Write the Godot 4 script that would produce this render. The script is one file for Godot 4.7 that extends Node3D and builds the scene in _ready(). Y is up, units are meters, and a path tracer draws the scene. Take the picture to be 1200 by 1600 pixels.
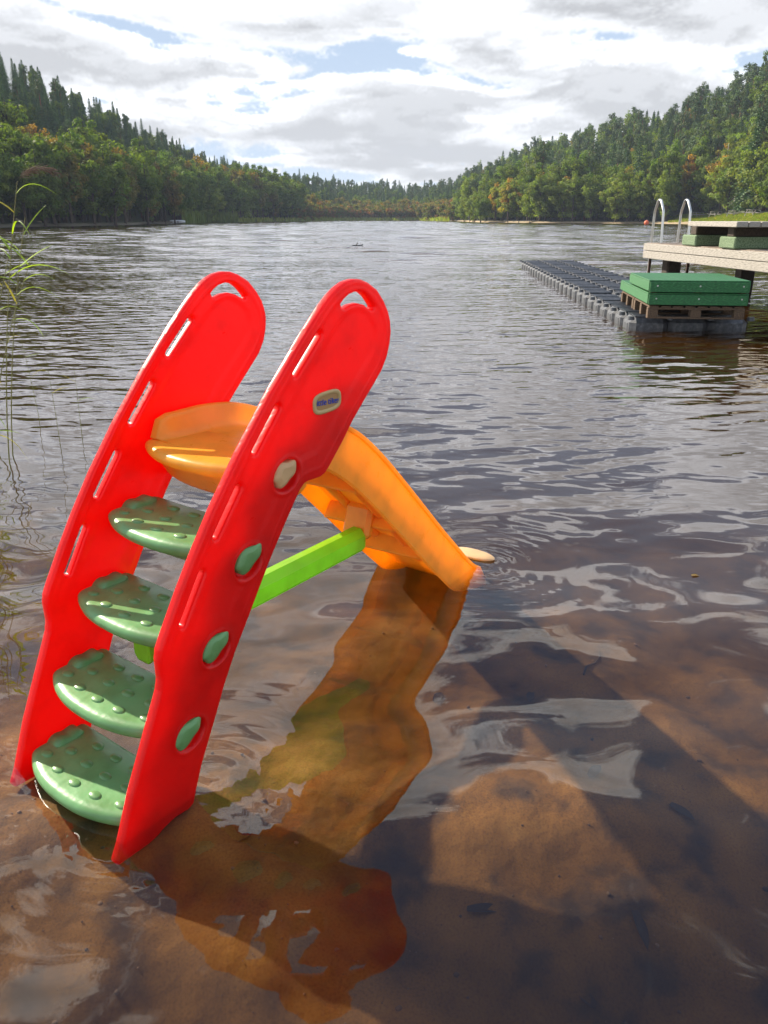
extends Node3D
# A child's plastic slide standing in the shallows of a wooded lake.

var rng := RandomNumberGenerator.new()
var used := {}
var M := {}
const HORIZON_PITCH := -20.2036
var fn := FastNoiseLite.new()

# ------------------------------------------------------------------ helpers
func numbered(called: String) -> String:
	if not used.has(called):
		used[called] = 0
		return called
	used[called] += 1
	return "%s_%03d" % [called, used[called]]

func tag(o: Node, label: String, category: String, group := "", kind := "") -> Node:
	if label: o.set_meta("label", label)
	if category: o.set_meta("category", category)
	if group: o.set_meta("group", group)
	if kind: o.set_meta("kind", kind)
	return o

func thing(called: String, at: Vector3, label: String, category: String, group := "") -> Node3D:
	var o := Node3D.new()
	o.name = numbered(called)
	add_child(o)
	o.position = at
	tag(o, label, category, group)
	return o

func part(called: String, mesh: Mesh, m: Material, parent: Node, at := Vector3.ZERO, rot := Vector3.ZERO, scl := Vector3.ONE) -> MeshInstance3D:
	var o := MeshInstance3D.new()
	o.name = called if parent != self else numbered(called)
	o.mesh = mesh
	o.material_override = m
	parent.add_child(o, true)
	o.position = at
	o.rotation = rot
	o.scale = scl
	return o

func structure(called: String, mesh: Mesh, m: Material) -> MeshInstance3D:
	var o := part(called, mesh, m, self)
	o.set_meta("kind", "structure")
	return o

func lin(r: float, g: float, b: float) -> Color:
	return Color(r, g, b).linear_to_srgb()

func noise_tex(freq: float, ramp: Array, seed_ := 1, size := 256, normal := false, octaves := 4) -> NoiseTexture2D:
	var n := FastNoiseLite.new()
	n.seed = seed_
	n.noise_type = FastNoiseLite.TYPE_SIMPLEX_SMOOTH
	n.frequency = freq
	n.fractal_octaves = octaves
	var t := NoiseTexture2D.new()
	t.width = size
	t.height = size
	t.seamless = true
	t.noise = n
	if normal:
		t.as_normal_map = true
		t.bump_strength = 4.0
	elif ramp.size():
		var g := Gradient.new()
		var offs := PackedFloat32Array()
		var cols := PackedColorArray()
		for e in ramp:
			offs.append(e[0])
			cols.append(e[1])
		g.offsets = offs
		g.colors = cols
		t.color_ramp = g
	return t

func mat(col: Color, rough: float, metal := 0.0) -> StandardMaterial3D:
	var m := StandardMaterial3D.new()
	m.albedo_color = col
	m.roughness = rough
	m.metallic = metal
	return m

func textured(ramp: Array, freq: float, scl: Vector3, rough: float, seed_: int, bump := 0.0, world := false) -> StandardMaterial3D:
	var m := mat(Color.WHITE, rough)
	m.albedo_texture = noise_tex(freq, ramp, seed_, 512, false, 5)
	m.uv1_triplanar = true
	m.uv1_world_triplanar = world
	m.uv1_scale = scl
	if bump > 0.0:
		m.heightmap_enabled = true
		m.heightmap_texture = noise_tex(freq * 2.0, [], seed_ + 7, 512, false, 5)
		m.heightmap_scale = bump
	return m

# chamfered box centred on the origin
func bbox(size: Vector3, b: float) -> ArrayMesh:
	var h := size * 0.5
	b = minf(b, minf(h.x, minf(h.y, h.z)) * 0.9)
	var st := SurfaceTool.new()
	st.begin(Mesh.PRIMITIVE_TRIANGLES)
	st.set_smooth_group(-1)
	var c := {}
	for sx in [-1, 1]:
		for sy in [-1, 1]:
			for sz in [-1, 1]:
				var s := Vector3(sx, sy, sz)
				c[[sx, sy, sz]] = [Vector3(sx * h.x, sy * (h.y - b), sz * (h.z - b)), Vector3(sx * (h.x - b), sy * h.y, sz * (h.z - b)), Vector3(sx * (h.x - b), sy * (h.y - b), sz * h.z)]
	for ax in 3:
		var u := (ax + 1) % 3
		var v := (ax + 2) % 3
		for s in [-1, 1]:
			var q := []
			for k in [[-1, -1], [1, -1], [1, 1], [-1, 1]]:
				var key := [0, 0, 0]
				key[ax] = s
				key[u] = k[0]
				key[v] = k[1]
				q.append(c[key][ax])
			quad(st, q[0], q[1], q[2], q[3])
		for s1 in [-1, 1]:
			for s2 in [-1, 1]:
				var k1 := [0, 0, 0]
				var k2 := [0, 0, 0]
				k1[ax] = -1
				k2[ax] = 1
				k1[u] = s1
				k2[u] = s1
				k1[v] = s2
				k2[v] = s2
				quad(st, c[k1][u], c[k2][u], c[k2][v], c[k1][v])
	for k in c:
		tri_out(st, c[k][0], c[k][1], c[k][2])
	st.generate_normals()
	return st.commit()

# triangle / quad turned so that its front faces away from the origin (for convex, centred shapes)
func tri_out(st: SurfaceTool, a: Vector3, b: Vector3, c: Vector3) -> void:
	if (c - a).cross(b - a).dot(a + b + c) < 0.0:
		var t := b
		b = c
		c = t
	st.add_vertex(a)
	st.add_vertex(b)
	st.add_vertex(c)

func quad(st: SurfaceTool, a: Vector3, b: Vector3, c: Vector3, d: Vector3) -> void:
	tri_out(st, a, b, c)
	tri_out(st, a, c, d)

# mesh from rings (each a closed list of points), smooth, capped
func loft(rings: Array, closed := true, cap := true, smooth := true, creases := []) -> ArrayMesh:
	var st := SurfaceTool.new()
	st.begin(Mesh.PRIMITIVE_TRIANGLES)
	st.set_smooth_group(0 if smooth else -1)
	var n: int = rings[0].size()
	for i in rings.size() - 1:
		var r0 = rings[i]
		var r1 = rings[i + 1]
		var grp := 0
		for j in (n if closed else n - 1):
			var k := (j + 1) % n
			if creases.size():
				if j in creases: grp += 1
				st.set_smooth_group(10 + (0 if grp == creases.size() else grp))
			st.add_vertex(r0[j]); st.add_vertex(r1[j]); st.add_vertex(r1[k])
			st.add_vertex(r0[j]); st.add_vertex(r1[k]); st.add_vertex(r0[k])
	if cap:
		for e in 2:
			var r = rings[0] if e == 0 else rings[rings.size() - 1]
			var mid := Vector3.ZERO
			for p in r:
				mid += p
			mid /= n
			st.set_smooth_group(1 + e if smooth else -1)
			for j in n:
				var k := (j + 1) % n
				st.add_vertex(mid)
				st.add_vertex(r[j] if e == 0 else r[k])
				st.add_vertex(r[k] if e == 0 else r[j])
	st.generate_normals()
	return st.commit()

func tube_rings(pts: Array, radii: Array, sides := 8) -> Array:
	var rings := []
	var up := Vector3(0.31, 0.2, 0.93).normalized()
	for i in pts.size():
		var t: Vector3 = (pts[mini(i + 1, pts.size() - 1)] - pts[maxi(i - 1, 0)]).normalized()
		var a := up.cross(t).normalized()
		var b := t.cross(a).normalized()
		up = -a.cross(t) if false else b
		up = t.cross(a)
		var ring := []
		for j in sides:
			var q := TAU * j / sides
			ring.append(pts[i] + (a * cos(q) + b * sin(q)) * radii[i])
		rings.append(ring)
		up = b
	return rings

func tube(pts: Array, radii, sides := 8) -> ArrayMesh:
	var rr := []
	for i in pts.size():
		rr.append(radii[i] if radii is Array else radii)
	return loft(tube_rings(pts, rr, sides))

func smooth_path(pts: Array, each := 6) -> Array:
	var out := []
	for i in pts.size() - 1:
		var p0 = pts[maxi(i - 1, 0)]
		var p3 = pts[mini(i + 2, pts.size() - 1)]
		for k in each:
			var t := float(k) / each
			out.append(pts[i].cubic_interpolate(pts[i + 1], p0, p3, t))
	out.append(pts[-1])
	return out

func smooth(a: float, b: float, x: float) -> float:
	return smoothstep(a, b, x)

# ------------------------------------------------------------------ main
func _ready() -> void:
	rng.seed = 20240914
	fn.seed = 5
	fn.noise_type = FastNoiseLite.TYPE_SIMPLEX_SMOOTH
	fn.frequency = 1.0
	fn.fractal_type = FastNoiseLite.FRACTAL_NONE
	# camera
	var cam := Camera3D.new()
	cam.name = "camera"
	add_child(cam)
	cam.position = Vector3(0, 1.5, 0)
	cam.rotation_degrees = Vector3(HORIZON_PITCH, 0, 0)
	cam.fov = 65.2385
	cam.near = 0.05
	cam.far = 4000.0
	cam.current = true
	# sky, exposure
	var env := Environment.new()
	env.tonemap_mode = Environment.TONE_MAPPER_LINEAR
	env.tonemap_exposure = 2.05
	env.background_mode = Environment.BG_SKY
	env.sdfgi_enabled = true
	env.ssao_enabled = true
	env.ssil_enabled = true
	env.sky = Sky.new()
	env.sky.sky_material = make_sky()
	env.background_energy_multiplier = 0.75
	env.volumetric_fog_enabled = true
	env.volumetric_fog_density = 0.0
	env.fog_enabled = true
	env.fog_density = 0.0002
	env.fog_light_color = Color(0.80, 0.86, 0.95)
	var we := WorldEnvironment.new()
	we.name = "environment"
	we.environment = env
	add_child(we)
	# sun: ahead of the camera, to the left
	var sun := DirectionalLight3D.new()
	sun.name = "sun"
	add_child(sun)
	var az := deg_to_rad(-50.5)
	var el := deg_to_rad(30.0)
	var sv := Vector3(sin(az) * cos(el), sin(el), -cos(az) * cos(el))
	sun.look_at_from_position(Vector3.ZERO, -sv, Vector3.UP)
	sun.light_energy = 1.6
	sun.light_angular_distance = 0.9
	sun.light_color = Color(1.0, 0.95, 0.87)
	sun.shadow_enabled = true
	materials()
	make_lake()
	make_bed()
	make_terrain()
	make_slide()
	make_floating_dock()
	make_pallets()
	make_jetty()
	make_forest()
	make_shore_things()
	make_reeds()
	make_ducks()
	make_flotsam()

# ------------------------------------------------------------------ sky
func make_sky() -> PanoramaSkyMaterial:
	var w := 4096
	var h := 2048
	var im := Image.create_empty(w, h, false, Image.FORMAT_RGBF)
	im.fill(Color(0.25, 0.26, 0.27))
	var big := FastNoiseLite.new()
	big.seed = 41
	big.noise_type = FastNoiseLite.TYPE_SIMPLEX_SMOOTH
	big.frequency = 1.0
	big.fractal_octaves = 5
	big.fractal_gain = 0.45
	big.domain_warp_enabled = true
	big.domain_warp_amplitude = 0.5
	big.domain_warp_frequency = 0.7
	big.domain_warp_fractal_octaves = 3
	var gaps := FastNoiseLite.new()
	gaps.seed = 12
	gaps.noise_type = FastNoiseLite.TYPE_SIMPLEX_SMOOTH
	gaps.frequency = 1.0
	gaps.fractal_octaves = 3
	var rows := h / 2
	var y := 0
	while y < rows:
		var el := (0.5 - (y + 0.5) / h) * PI
		var step := 1 if el < 0.26 else 2 if el < 0.9 else 4
		var x := 0
		# clouds lie in a layer: toward the horizon they crowd together
		var v := log(el + 0.085) * 2.05
		var spread := 1.9 / (el + 0.22)
		while x < w:
			var a := TAU * x / w
			var px := cos(a) * spread
			var pz := sin(a) * spread
			var n0 := big.get_noise_3d(px, pz, v * 1.6)
			var n1 := big.get_noise_3d(px, pz, v * 1.6 + 0.22)
			var g := gaps.get_noise_3d(px * 0.45 + 7.0, pz * 0.45, v * 1.1)
			# seen edge-on the clouds close up; overhead the gaps between them open
			var dens := n0 * 0.85 + g * 0.62 + 0.43 - 0.55 * smooth(0.20, 0.62, el)
			var cover := smooth(0.0, 0.20, dens)
			# thick cores are grey, upper rims white
			var rim := clampf((n0 - n1) * 2.2 + 0.55, 0.0, 1.0)
			var thick := smooth(0.12, 0.75, dens)
			var lum := lerpf(1.0, 0.42, thick * 0.85) * lerpf(0.72, 1.12, rim)
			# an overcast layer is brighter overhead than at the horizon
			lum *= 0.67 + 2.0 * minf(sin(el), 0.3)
			var cloud := Color(lum * 0.965, lum * 0.99, lum * 1.04)
			var t := clampf(el / 0.7, 0.0, 1.0)
			var blue := Color(0.46, 0.55, 0.66).lerp(Color(0.11, 0.20, 0.40), t)
			var c := blue.lerp(cloud, cover)
			c = c.lerp(Color(0.66, 0.68, 0.70), 0.45 * (1.0 - smooth(0.0, 0.07, el)))
			if step == 1:
				im.set_pixel(x, y, c)
			else:
				im.fill_rect(Rect2i(x, y, step, step), c)
			x += step
		y += step
	var m := PanoramaSkyMaterial.new()
	m.panorama = ImageTexture.create_from_image(im)
	return m

# ------------------------------------------------------------------ materials
func plastic(col: Color, glow: Color, rough: float, seed_: int, worn := Color(0.93, 0.93, 0.92)) -> StandardMaterial3D:
	var m := mat(col, rough)
	m.backlight_enabled = true
	m.backlight = glow
	m.albedo_texture = noise_tex(0.005, [[0.0, worn], [0.42, Color(1, 1, 1).lerp(worn, 0.25)], [0.62, Color(1, 1, 1)], [1.0, Color(1, 1, 1)]], seed_ + 40, 512, false, 5)
	m.roughness_texture = noise_tex(0.02, [[0.0, Color(0.75, 0.75, 0.75)], [1.0, Color(1, 1, 1)]], seed_, 256)
	m.roughness_texture_channel = BaseMaterial3D.TEXTURE_CHANNEL_RED
	m.uv1_triplanar = true
	m.uv1_scale = Vector3(2.5, 2.5, 2.5)
	m.heightmap_enabled = true
	m.heightmap_texture = noise_tex(0.05, [], seed_ + 3, 256)
	m.heightmap_scale = 0.06
	return m

func foliage(glow: Color) -> StandardMaterial3D:
	var m := mat(Color.WHITE, 0.7)
	m.vertex_color_use_as_albedo = true
	m.backlight_enabled = true
	m.backlight = glow
	m.metallic_specular = 0.3
	m.cull_mode = BaseMaterial3D.CULL_DISABLED
	return m

func materials() -> void:
	M.red = plastic(Color(0.93, 0.060, 0.045), Color(0.95, 0.28, 0.18), 0.36, 3, Color(0.93, 0.62, 0.60))
	M.red.rim_enabled = true
	M.red.rim = 0.05
	M.red.rim_tint = 0.2
	M.green = plastic(Color(0.47, 0.68, 0.44), Color(0.47, 0.70, 0.26), 0.38, 9, Color(0.84, 0.83, 0.76))
	M.lime = plastic(Color(0.66, 0.86, 0.22), Color(0.85, 0.97, 0.45), 0.40, 15)
	M.orange = plastic(Color(1.0, 0.78, 0.28), Color(1.0, 0.92, 0.50), 0.34, 21)
	M.peg = plastic(Color(0.86, 0.72, 0.52), Color(0.7, 0.5, 0.3), 0.5, 31)
	M.badge = mat(Color(0.72, 0.62, 0.42), 0.5)
	M.badge_in = mat(Color(0.64, 0.50, 0.31), 0.55)
	M.ink = mat(Color(0.05, 0.22, 0.62), 0.45)
	M.cube = textured([[0.0, Color(0.20, 0.21, 0.22)], [0.6, Color(0.31, 0.32, 0.34)], [1.0, Color(0.44, 0.45, 0.45)]], 0.02, Vector3(1.3, 1.3, 1.3), 0.42, 44, 0.1)
	M.steel = mat(Color(0.78, 0.78, 0.76), 0.28, 1.0)
	M.rust = textured([[0.0, Color(0.16, 0.10, 0.07)], [1.0, Color(0.36, 0.24, 0.16)]], 0.04, Vector3(3, 3, 3), 0.8, 51)
	M.wood = textured([[0.0, Color(0.32, 0.31, 0.29)], [0.40, Color(0.55, 0.53, 0.50)], [1.0, Color(0.69, 0.67, 0.63)]], 0.03, Vector3(3.5, 6, 0.5), 0.85, 61, 0.05)
	M.wood_x = textured([[0.0, Color(0.34, 0.30, 0.27)], [0.5, Color(0.52, 0.47, 0.42)], [1.0, Color(0.64, 0.59, 0.53)]], 0.03, Vector3(0.5, 6, 3.5), 0.85, 64, 0.05)
	M.raw = textured([[0.0, Color(0.19, 0.15, 0.11)], [0.5, Color(0.35, 0.28, 0.21)], [1.0, Color(0.52, 0.43, 0.33)]], 0.03, Vector3(2, 5, 5), 0.85, 71, 0.4)
	M.pile = textured([[0.0, Color(0.13, 0.10, 0.08)], [1.0, Color(0.34, 0.28, 0.22)]], 0.03, Vector3(5, 0.7, 5), 0.8, 81, 0.6)
	M.paint = textured([[0.0, Color(0.08, 0.24, 0.12)], [0.35, Color(0.11, 0.36, 0.18)], [0.75, Color(0.18, 0.45, 0.24)], [1.0, Color(0.44, 0.55, 0.40)]], 0.03, Vector3(1.2, 4, 4), 0.55, 91, 0.3)
	M.block = textured([[0.0, Color(0.26, 0.33, 0.23)], [0.5, Color(0.42, 0.50, 0.38)], [1.0, Color(0.56, 0.61, 0.50)]], 0.03, Vector3(2, 2, 2), 0.9, 95, 0.8)
	M.leaf = foliage(Color(0.95, 1.0, 0.45))
	M.needle = foliage(Color(0.52, 0.60, 0.28))
	M.bark = textured([[0.0, Color(0.16, 0.13, 0.10)], [1.0, Color(0.36, 0.30, 0.24)]], 0.03, Vector3(2, 0.4, 2), 0.95, 101)
	M.pinebark = textured([[0.0, Color(0.30, 0.17, 0.10)], [1.0, Color(0.58, 0.36, 0.22)]], 0.03, Vector3(2, 0.4, 2), 0.95, 103)
	M.birchbark = textured([[0.0, Color(0.20, 0.19, 0.18)], [0.35, Color(0.66, 0.64, 0.60)], [1.0, Color(0.80, 0.78, 0.74)]], 0.05, Vector3(0.6, 3, 0.6), 0.85, 105)

# ------------------------------------------------------------------ water
var waves := []
var chop := []
var swell := []
func init_waves() -> void:
	var r := RandomNumberGenerator.new()
	r.seed = 77
	# long smooth waves running into the shallows from all over the lake
	for i in 14:
		var f := i / 13.0
		var lam := 1.5 * pow(0.14, f) * r.randf_range(0.9, 1.1)
		var ang := r.randfn(0.18, 0.8)
		var k := TAU / lam
		waves.append([k * sin(ang), k * cos(ang), (0.021 - 0.014 * f) / k, r.randf() * TAU])
	# short wavelets
	for i in 14:
		var f := i / 13.0
		var lam := 0.62 * pow(0.20, f) * r.randf_range(0.9, 1.1)
		var ang := r.randfn(0.10, 0.42)
		var k := TAU / lam
		chop.append([k * sin(ang), k * cos(ang), 0.0205 / k, r.randf() * TAU])
	# wind waves of the open lake
	for i in 14:
		var lam := 0.45 * pow(11.0, i / 13.0) * r.randf_range(0.92, 1.08)
		var ang := r.randfn(0.12, 0.38)
		var k := TAU / lam
		swell.append([k * sin(ang), k * cos(ang), 1.0 / k, r.randf() * TAU, lam])

# height and slopes of the surface at (x, z)
func wave(x: float, z: float, mesh_step := 0.05) -> Vector3:
	var d := -z
	var patch := 0.80 + 0.55 * fn.get_noise_2d(x * 0.22, z * 0.16)
	var h := 0.0
	var sx := 0.0
	var sz := 0.0
	if d < 9.0:
		var fade := patch * (1.0 - 0.85 * smooth(2.6, 8.5, d)) * (1.0 - smooth(7.5, 9.0, d))
		for w in waves:
			var amp: float = w[2] * fade
			var p: float = w[0] * x + w[1] * z + w[3]
			var c := cos(p)
			h += amp * sin(p)
			sx += amp * w[0] * c
			sz += amp * w[1] * c
	if d < 40.0:
		var fade := patch * (0.06 + 0.94 * smooth(3.0, 9.0, d)) * (1.0 - smooth(18.0, 38.0, d))
		for w in chop:
			var amp: float = w[2] * fade
			var p: float = w[0] * x + w[1] * z + w[3]
			var c := cos(p)
			h += amp * sin(p)
			sx += amp * w[0] * c
			sz += amp * w[1] * c
	if d > 7.0:
		var n := 0
		for w in swell:
			if w[4] > mesh_step * 4.0: n += 1
		var each := 0.07 * smooth(7.0, 40.0, d) * patch * sqrt(2.0 / maxf(n, 1.0))
		for w in swell:
			if w[4] > mesh_step * 4.0:
				var amp: float = w[2] * each
				var p: float = w[0] * x + w[1] * z + w[3]
				var c := cos(p)
				h += amp * sin(p)
				sx += amp * w[0] * c
				sz += amp * w[1] * c
	# small rings round the rails and the foot of the chute
	for q in [[-1.08, -1.93, 0.0012, 0.055, 0.16], [-0.69, -1.63, 0.0010, 0.06, 0.14], [-0.5, -1.9, 0.0009, 0.07, 0.2], [0.45, -3.38, 0.0016, 0.08, 0.25]]:
		var dx: float = x - q[0]
		var dz: float = z - q[1]
		var rr := sqrt(dx * dx + dz * dz) + 0.0001
		if rr < 1.0 and d < 5.0:
			var k2: float = TAU / q[3]
			var e: float = q[2] * exp(-rr / q[4])
			h += e * sin(k2 * rr)
			var ds := e * k2 * cos(k2 * rr) / rr
			sx += ds * dx
			sz += ds * dz
	return Vector3(h, sx, sz)

func ripple_map() -> ImageTexture:
	var n := 1024
	var r := RandomNumberGenerator.new()
	r.seed = 9
	var gx := PackedFloat32Array()
	var gz := PackedFloat32Array()
	gx.resize(n * n)
	gz.resize(n * n)
	for i in 22:
		# whole numbers of waves on a 10 m tile
		var lam := 0.55 * pow(0.16, i / 21.0)
		var ang := r.randfn(0.15, 0.5)
		var kx := roundi(10.0 / lam * sin(ang))
		var kz := roundi(10.0 / lam * cos(ang))
		var kk := sqrt(float(kx * kx + kz * kz))
		var slope := 0.026
		var ax := slope * kx / kk
		var az := slope * kz / kk
		var ph := r.randf() * TAU
		var cx := PackedFloat32Array()
		var sxx := PackedFloat32Array()
		cx.resize(n)
		sxx.resize(n)
		for x in n:
			cx[x] = cos(TAU * kx * x / n + ph)
			sxx[x] = sin(TAU * kx * x / n + ph)
		for y in n:
			var cy := cos(TAU * kz * y / n)
			var sy := sin(TAU * kz * y / n)
			var b := y * n
			for x in n:
				var c := cx[x] * cy - sxx[x] * sy
				gx[b + x] += ax * c
				gz[b + x] += az * c
	var px := PackedFloat32Array()
	px.resize(n * n * 3)
	for i in n * n:
		px[i * 3] = 0.5 - gx[i]
		px[i * 3 + 1] = 0.5 - gz[i]
		px[i * 3 + 2] = 1.0
	return ImageTexture.create_from_image(Image.create_from_data(n, n, false, Image.FORMAT_RGBF, px.to_byte_array()))

func make_lake() -> void:
	init_waves()
	var ds := [-6.0, -3.0, -1.0, 0.2]
	var d := 0.6
	while d < 14.0:
		ds.append(d)
		d += 0.012 + 0.0052 * d
	while d < 40.0:
		ds.append(d)
		d += 0.085 + (d - 14.0) * 0.002
	while d < 120.0:
		ds.append(d)
		d += 0.14 + (d - 40.0) * 0.002
	while d < 460.0:
		ds.append(d)
		d += 0.30 + (d - 120.0) * 0.0012
	while d < 720.0:
		ds.append(d)
		d *= 1.06
	var half := 96
	var cols := half * 2 + 1
	var V := PackedVector3Array()
	var N := PackedVector3Array()
	for i in ds.size():
		var dd: float = ds[i]
		var hw := 0.60 * maxf(dd, 0.0) + 1.6
		for j in cols:
			var t := float(j - half) / (half - 4)
			var x := hw * t
			if absi(j - half) > half - 4:
				x = signf(t) * (hw + pow(absi(j - half) - half + 4, 2.0) * (6.0 + dd * 0.12))
			if dd > 0.5 and dd < 460.0 and absf(t) <= 1.0:
				var w := wave(x, -dd, ds[i + 1] - dd)
				V.append(Vector3(x, w.x, -dd))
				N.append(Vector3(-w.y, 1.0, -w.z).normalized())
			else:
				V.append(Vector3(x, 0.0, -dd))
				N.append(Vector3.UP)
	var am := ArrayMesh.new()
	var tex := ripple_map()
	var bands := [-10.0, 2.2, 2.8, 3.5, 4.3, 5.2, 6.3, 7.6, 9.2, 11.0, 13.5, 17.0, 22.0, 30.0, 2000.0]
	for b in bands.size() - 1:
		var I := PackedInt32Array()
		for i in ds.size() - 1:
			if ds[i] < bands[b] or ds[i] >= bands[b + 1]:
				continue
			for j in cols - 1:
				var q := i * cols + j
				I.append_array([q, q + cols, q + 1, q + 1, q + cols, q + cols + 1])
		if I.is_empty():
			continue
		# keep only this band's vertices
		var lo := I[0]
		var hi := 0
		for q in I:
			lo = mini(lo, q)
			hi = maxi(hi, q)
		for q in I.size():
			I[q] -= lo
		var arr := []
		arr.resize(Mesh.ARRAY_MAX)
		arr[Mesh.ARRAY_VERTEX] = V.slice(lo, hi + 1)
		arr[Mesh.ARRAY_NORMAL] = N.slice(lo, hi + 1)
		arr[Mesh.ARRAY_INDEX] = I
		am.add_surface_from_arrays(Mesh.PRIMITIVE_TRIANGLES, arr)
		var m := StandardMaterial3D.new()
		m.resource_name = "lake_water"
		m.transparency = BaseMaterial3D.TRANSPARENCY_ALPHA
		m.albedo_color = Color(0.20, 0.12, 0.05, 0.03)
		m.roughness = 0.0
		m.metallic_specular = 0.5
		m.uv1_triplanar = true
		m.uv1_world_triplanar = true
		m.uv1_scale = Vector3(0.1, 0.1, 0.1)
		m.normal_enabled = b > 2
		m.normal_texture = tex
		m.normal_scale = lerpf(0.06, 0.22, float(b) / (bands.size() - 2))
		am.surface_set_material(am.get_surface_count() - 1, m)
	var o := MeshInstance3D.new()
	o.name = numbered("lake_surface")
	o.mesh = am
	add_child(o)
	tag(o, "rippled lake surface reflecting the cloudy sky", "water", "", "structure")
	# the brown, peat-stained water below the surface
	var fog := FogVolume.new()
	fog.name = numbered("lake_water")
	fog.size = Vector3(640, 2.97, 480)
	fog.position = Vector3(0, -1.515, -234)
	var fm := FogMaterial.new()
	fm.albedo = lin(0.085, 0.036, 0.004)
	fm.density = 4.2
	fog.material = fm
	add_child(fog)
	tag(fog, "brown peat stained water of the lake", "water", "", "structure")

func bed_y(x: float, d: float) -> float:
	var y := -(0.058 + 0.014 * clampf(x + 1.0, -1.5, 12.0) + 0.032 * (d - 1.6) + 0.0015 * maxf(d - 3.0, 0.0) * d)
	y -= 0.16 * maxf(1.75 - d, 0.0)
	y += 0.025 * fn.get_noise_2d(x * 0.8, d * 0.8) + 0.030 * fn.get_noise_2d(x * 2.3 + 9.0, d * 2.3) + 0.010 * fn.get_noise_2d(x * 7.0, d * 7.0)
	return clampf(y, -2.95, -0.025)

func make_bed() -> void:
	var ds := []
	var d := -7.0
	while d < 70.0:
		ds.append(d)
		d += 0.05 if d > 0.0 and d < 7.0 else 0.4 if d < 16.0 else 2.0
	var cols := 161
	var V := PackedVector3Array()
	var I := PackedInt32Array()
	for i in ds.size():
		for j in cols:
			var t := (j - 80) / 80.0
			var x := t * (4.0 + maxf(ds[i], 0.0) * 0.6) + pow(t, 9.0) * 30.0
			V.append(Vector3(x, bed_y(x, maxf(ds[i], -3.0)), -ds[i]))
	for i in ds.size() - 1:
		for j in cols - 1:
			var q := i * cols + j
			I.append_array([q, q + cols, q + 1, q + 1, q + cols, q + cols + 1])
	var arr := []
	arr.resize(Mesh.ARRAY_MAX)
	arr[Mesh.ARRAY_VERTEX] = V
	arr[Mesh.ARRAY_INDEX] = I
	var am := ArrayMesh.new()
	am.add_surface_from_arrays(Mesh.PRIMITIVE_TRIANGLES, arr)
	var st := SurfaceTool.new()
	st.create_from(am, 0)
	st.generate_normals()
	# rusty sand with dark patches of sunken litter
	var m := textured([[0.0, lin(0.035, 0.021, 0.009)], [0.2, lin(0.07, 0.036, 0.010)], [0.44, lin(0.20, 0.087, 0.009)], [0.7, lin(0.28, 0.122, 0.012)], [1.0, lin(0.36, 0.170, 0.025)]], 0.012, Vector3(0.6, 0.6, 0.6), 0.95, 120, 1.0, true)
	m.detail_enabled = true
	m.detail_blend_mode = BaseMaterial3D.BLEND_MODE_MUL
	m.detail_albedo = noise_tex(0.12, [[0.0, Color(0.66, 0.64, 0.62)], [0.4, Color(0.90, 0.89, 0.88)], [1.0, Color(1, 1, 1)]], 131, 512, false, 4)
	m.detail_uv_layer = BaseMaterial3D.DETAIL_UV_2
	m.uv2_triplanar = true
	m.uv2_world_triplanar = true
	m.uv2_scale = Vector3(1.7, 1.7, 1.7)
	structure("lake_bed", st.commit(), m)

# ------------------------------------------------------------------ terrain
# columns: picture bearing, distance of the shore, distance of the crest, height of the crest
const BANK := [[-900, 40, 170, 22], [-500, 70, 200, 26], [-200, 110, 250, 32], [0, 150, 285, 37], [100, 165, 310, 35], [180, 180, 330, 29], [250, 225, 360, 24], [350, 290, 420, 17], [450, 340, 500, 15], [560, 440, 620, 14], [650, 440, 640, 13], [700, 370, 600, 14], [760, 275, 540, 19], [850, 250, 500, 27], [900, 245, 450, 27], [1000, 235, 390, 27], [1080, 215, 370, 32], [1200, 150, 350, 40], [1400, 100, 320, 44], [1700, 60, 280, 44]]

func bank(u: float) -> Vector3:
	var i := 0
	while i < BANK.size() - 2 and BANK[i + 1][0] < u:
		i += 1
	var a = BANK[i]
	var b = BANK[i + 1]
	var t := clampf((u - a[0]) / float(b[0] - a[0]), 0.0, 1.0)
	var s := t * t * (3.0 - 2.0 * t)
	return Vector3(lerpf(a[1], b[1], s), lerpf(a[2], b[2], s), lerpf(a[3], b[3], s))

func bearing(u: float) -> float:
	return atan((u - 600.0) * 0.000751)

func ground_y(u: float, r: float) -> float:
	var b := bank(u)
	var t := (r - b.x) / (b.y - b.x)
	if t < 0.0:
		return maxf(-3.2, (r - b.x) * 0.12)
	var y := minf((r - b.x) * 0.14, 0.55) + b.z * smooth(0.12, 1.05, t)
	if u > 1040.0:
		y = lerpf(y, 0.4 + (r - b.x) * 0.06, (1.0 - smooth(25.0, 60.0, r - b.x)) * smooth(1040.0, 1080.0, u))
	return y + 1.5 * smooth(0.2, 0.6, t) * fn.get_noise_2d(u * 0.013, r * 0.03)

func ground_at(u: float, r: float) -> Vector3:
	var a := bearing(u)
	return Vector3(sin(a) * r, ground_y(u, r), -cos(a) * r)

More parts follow.
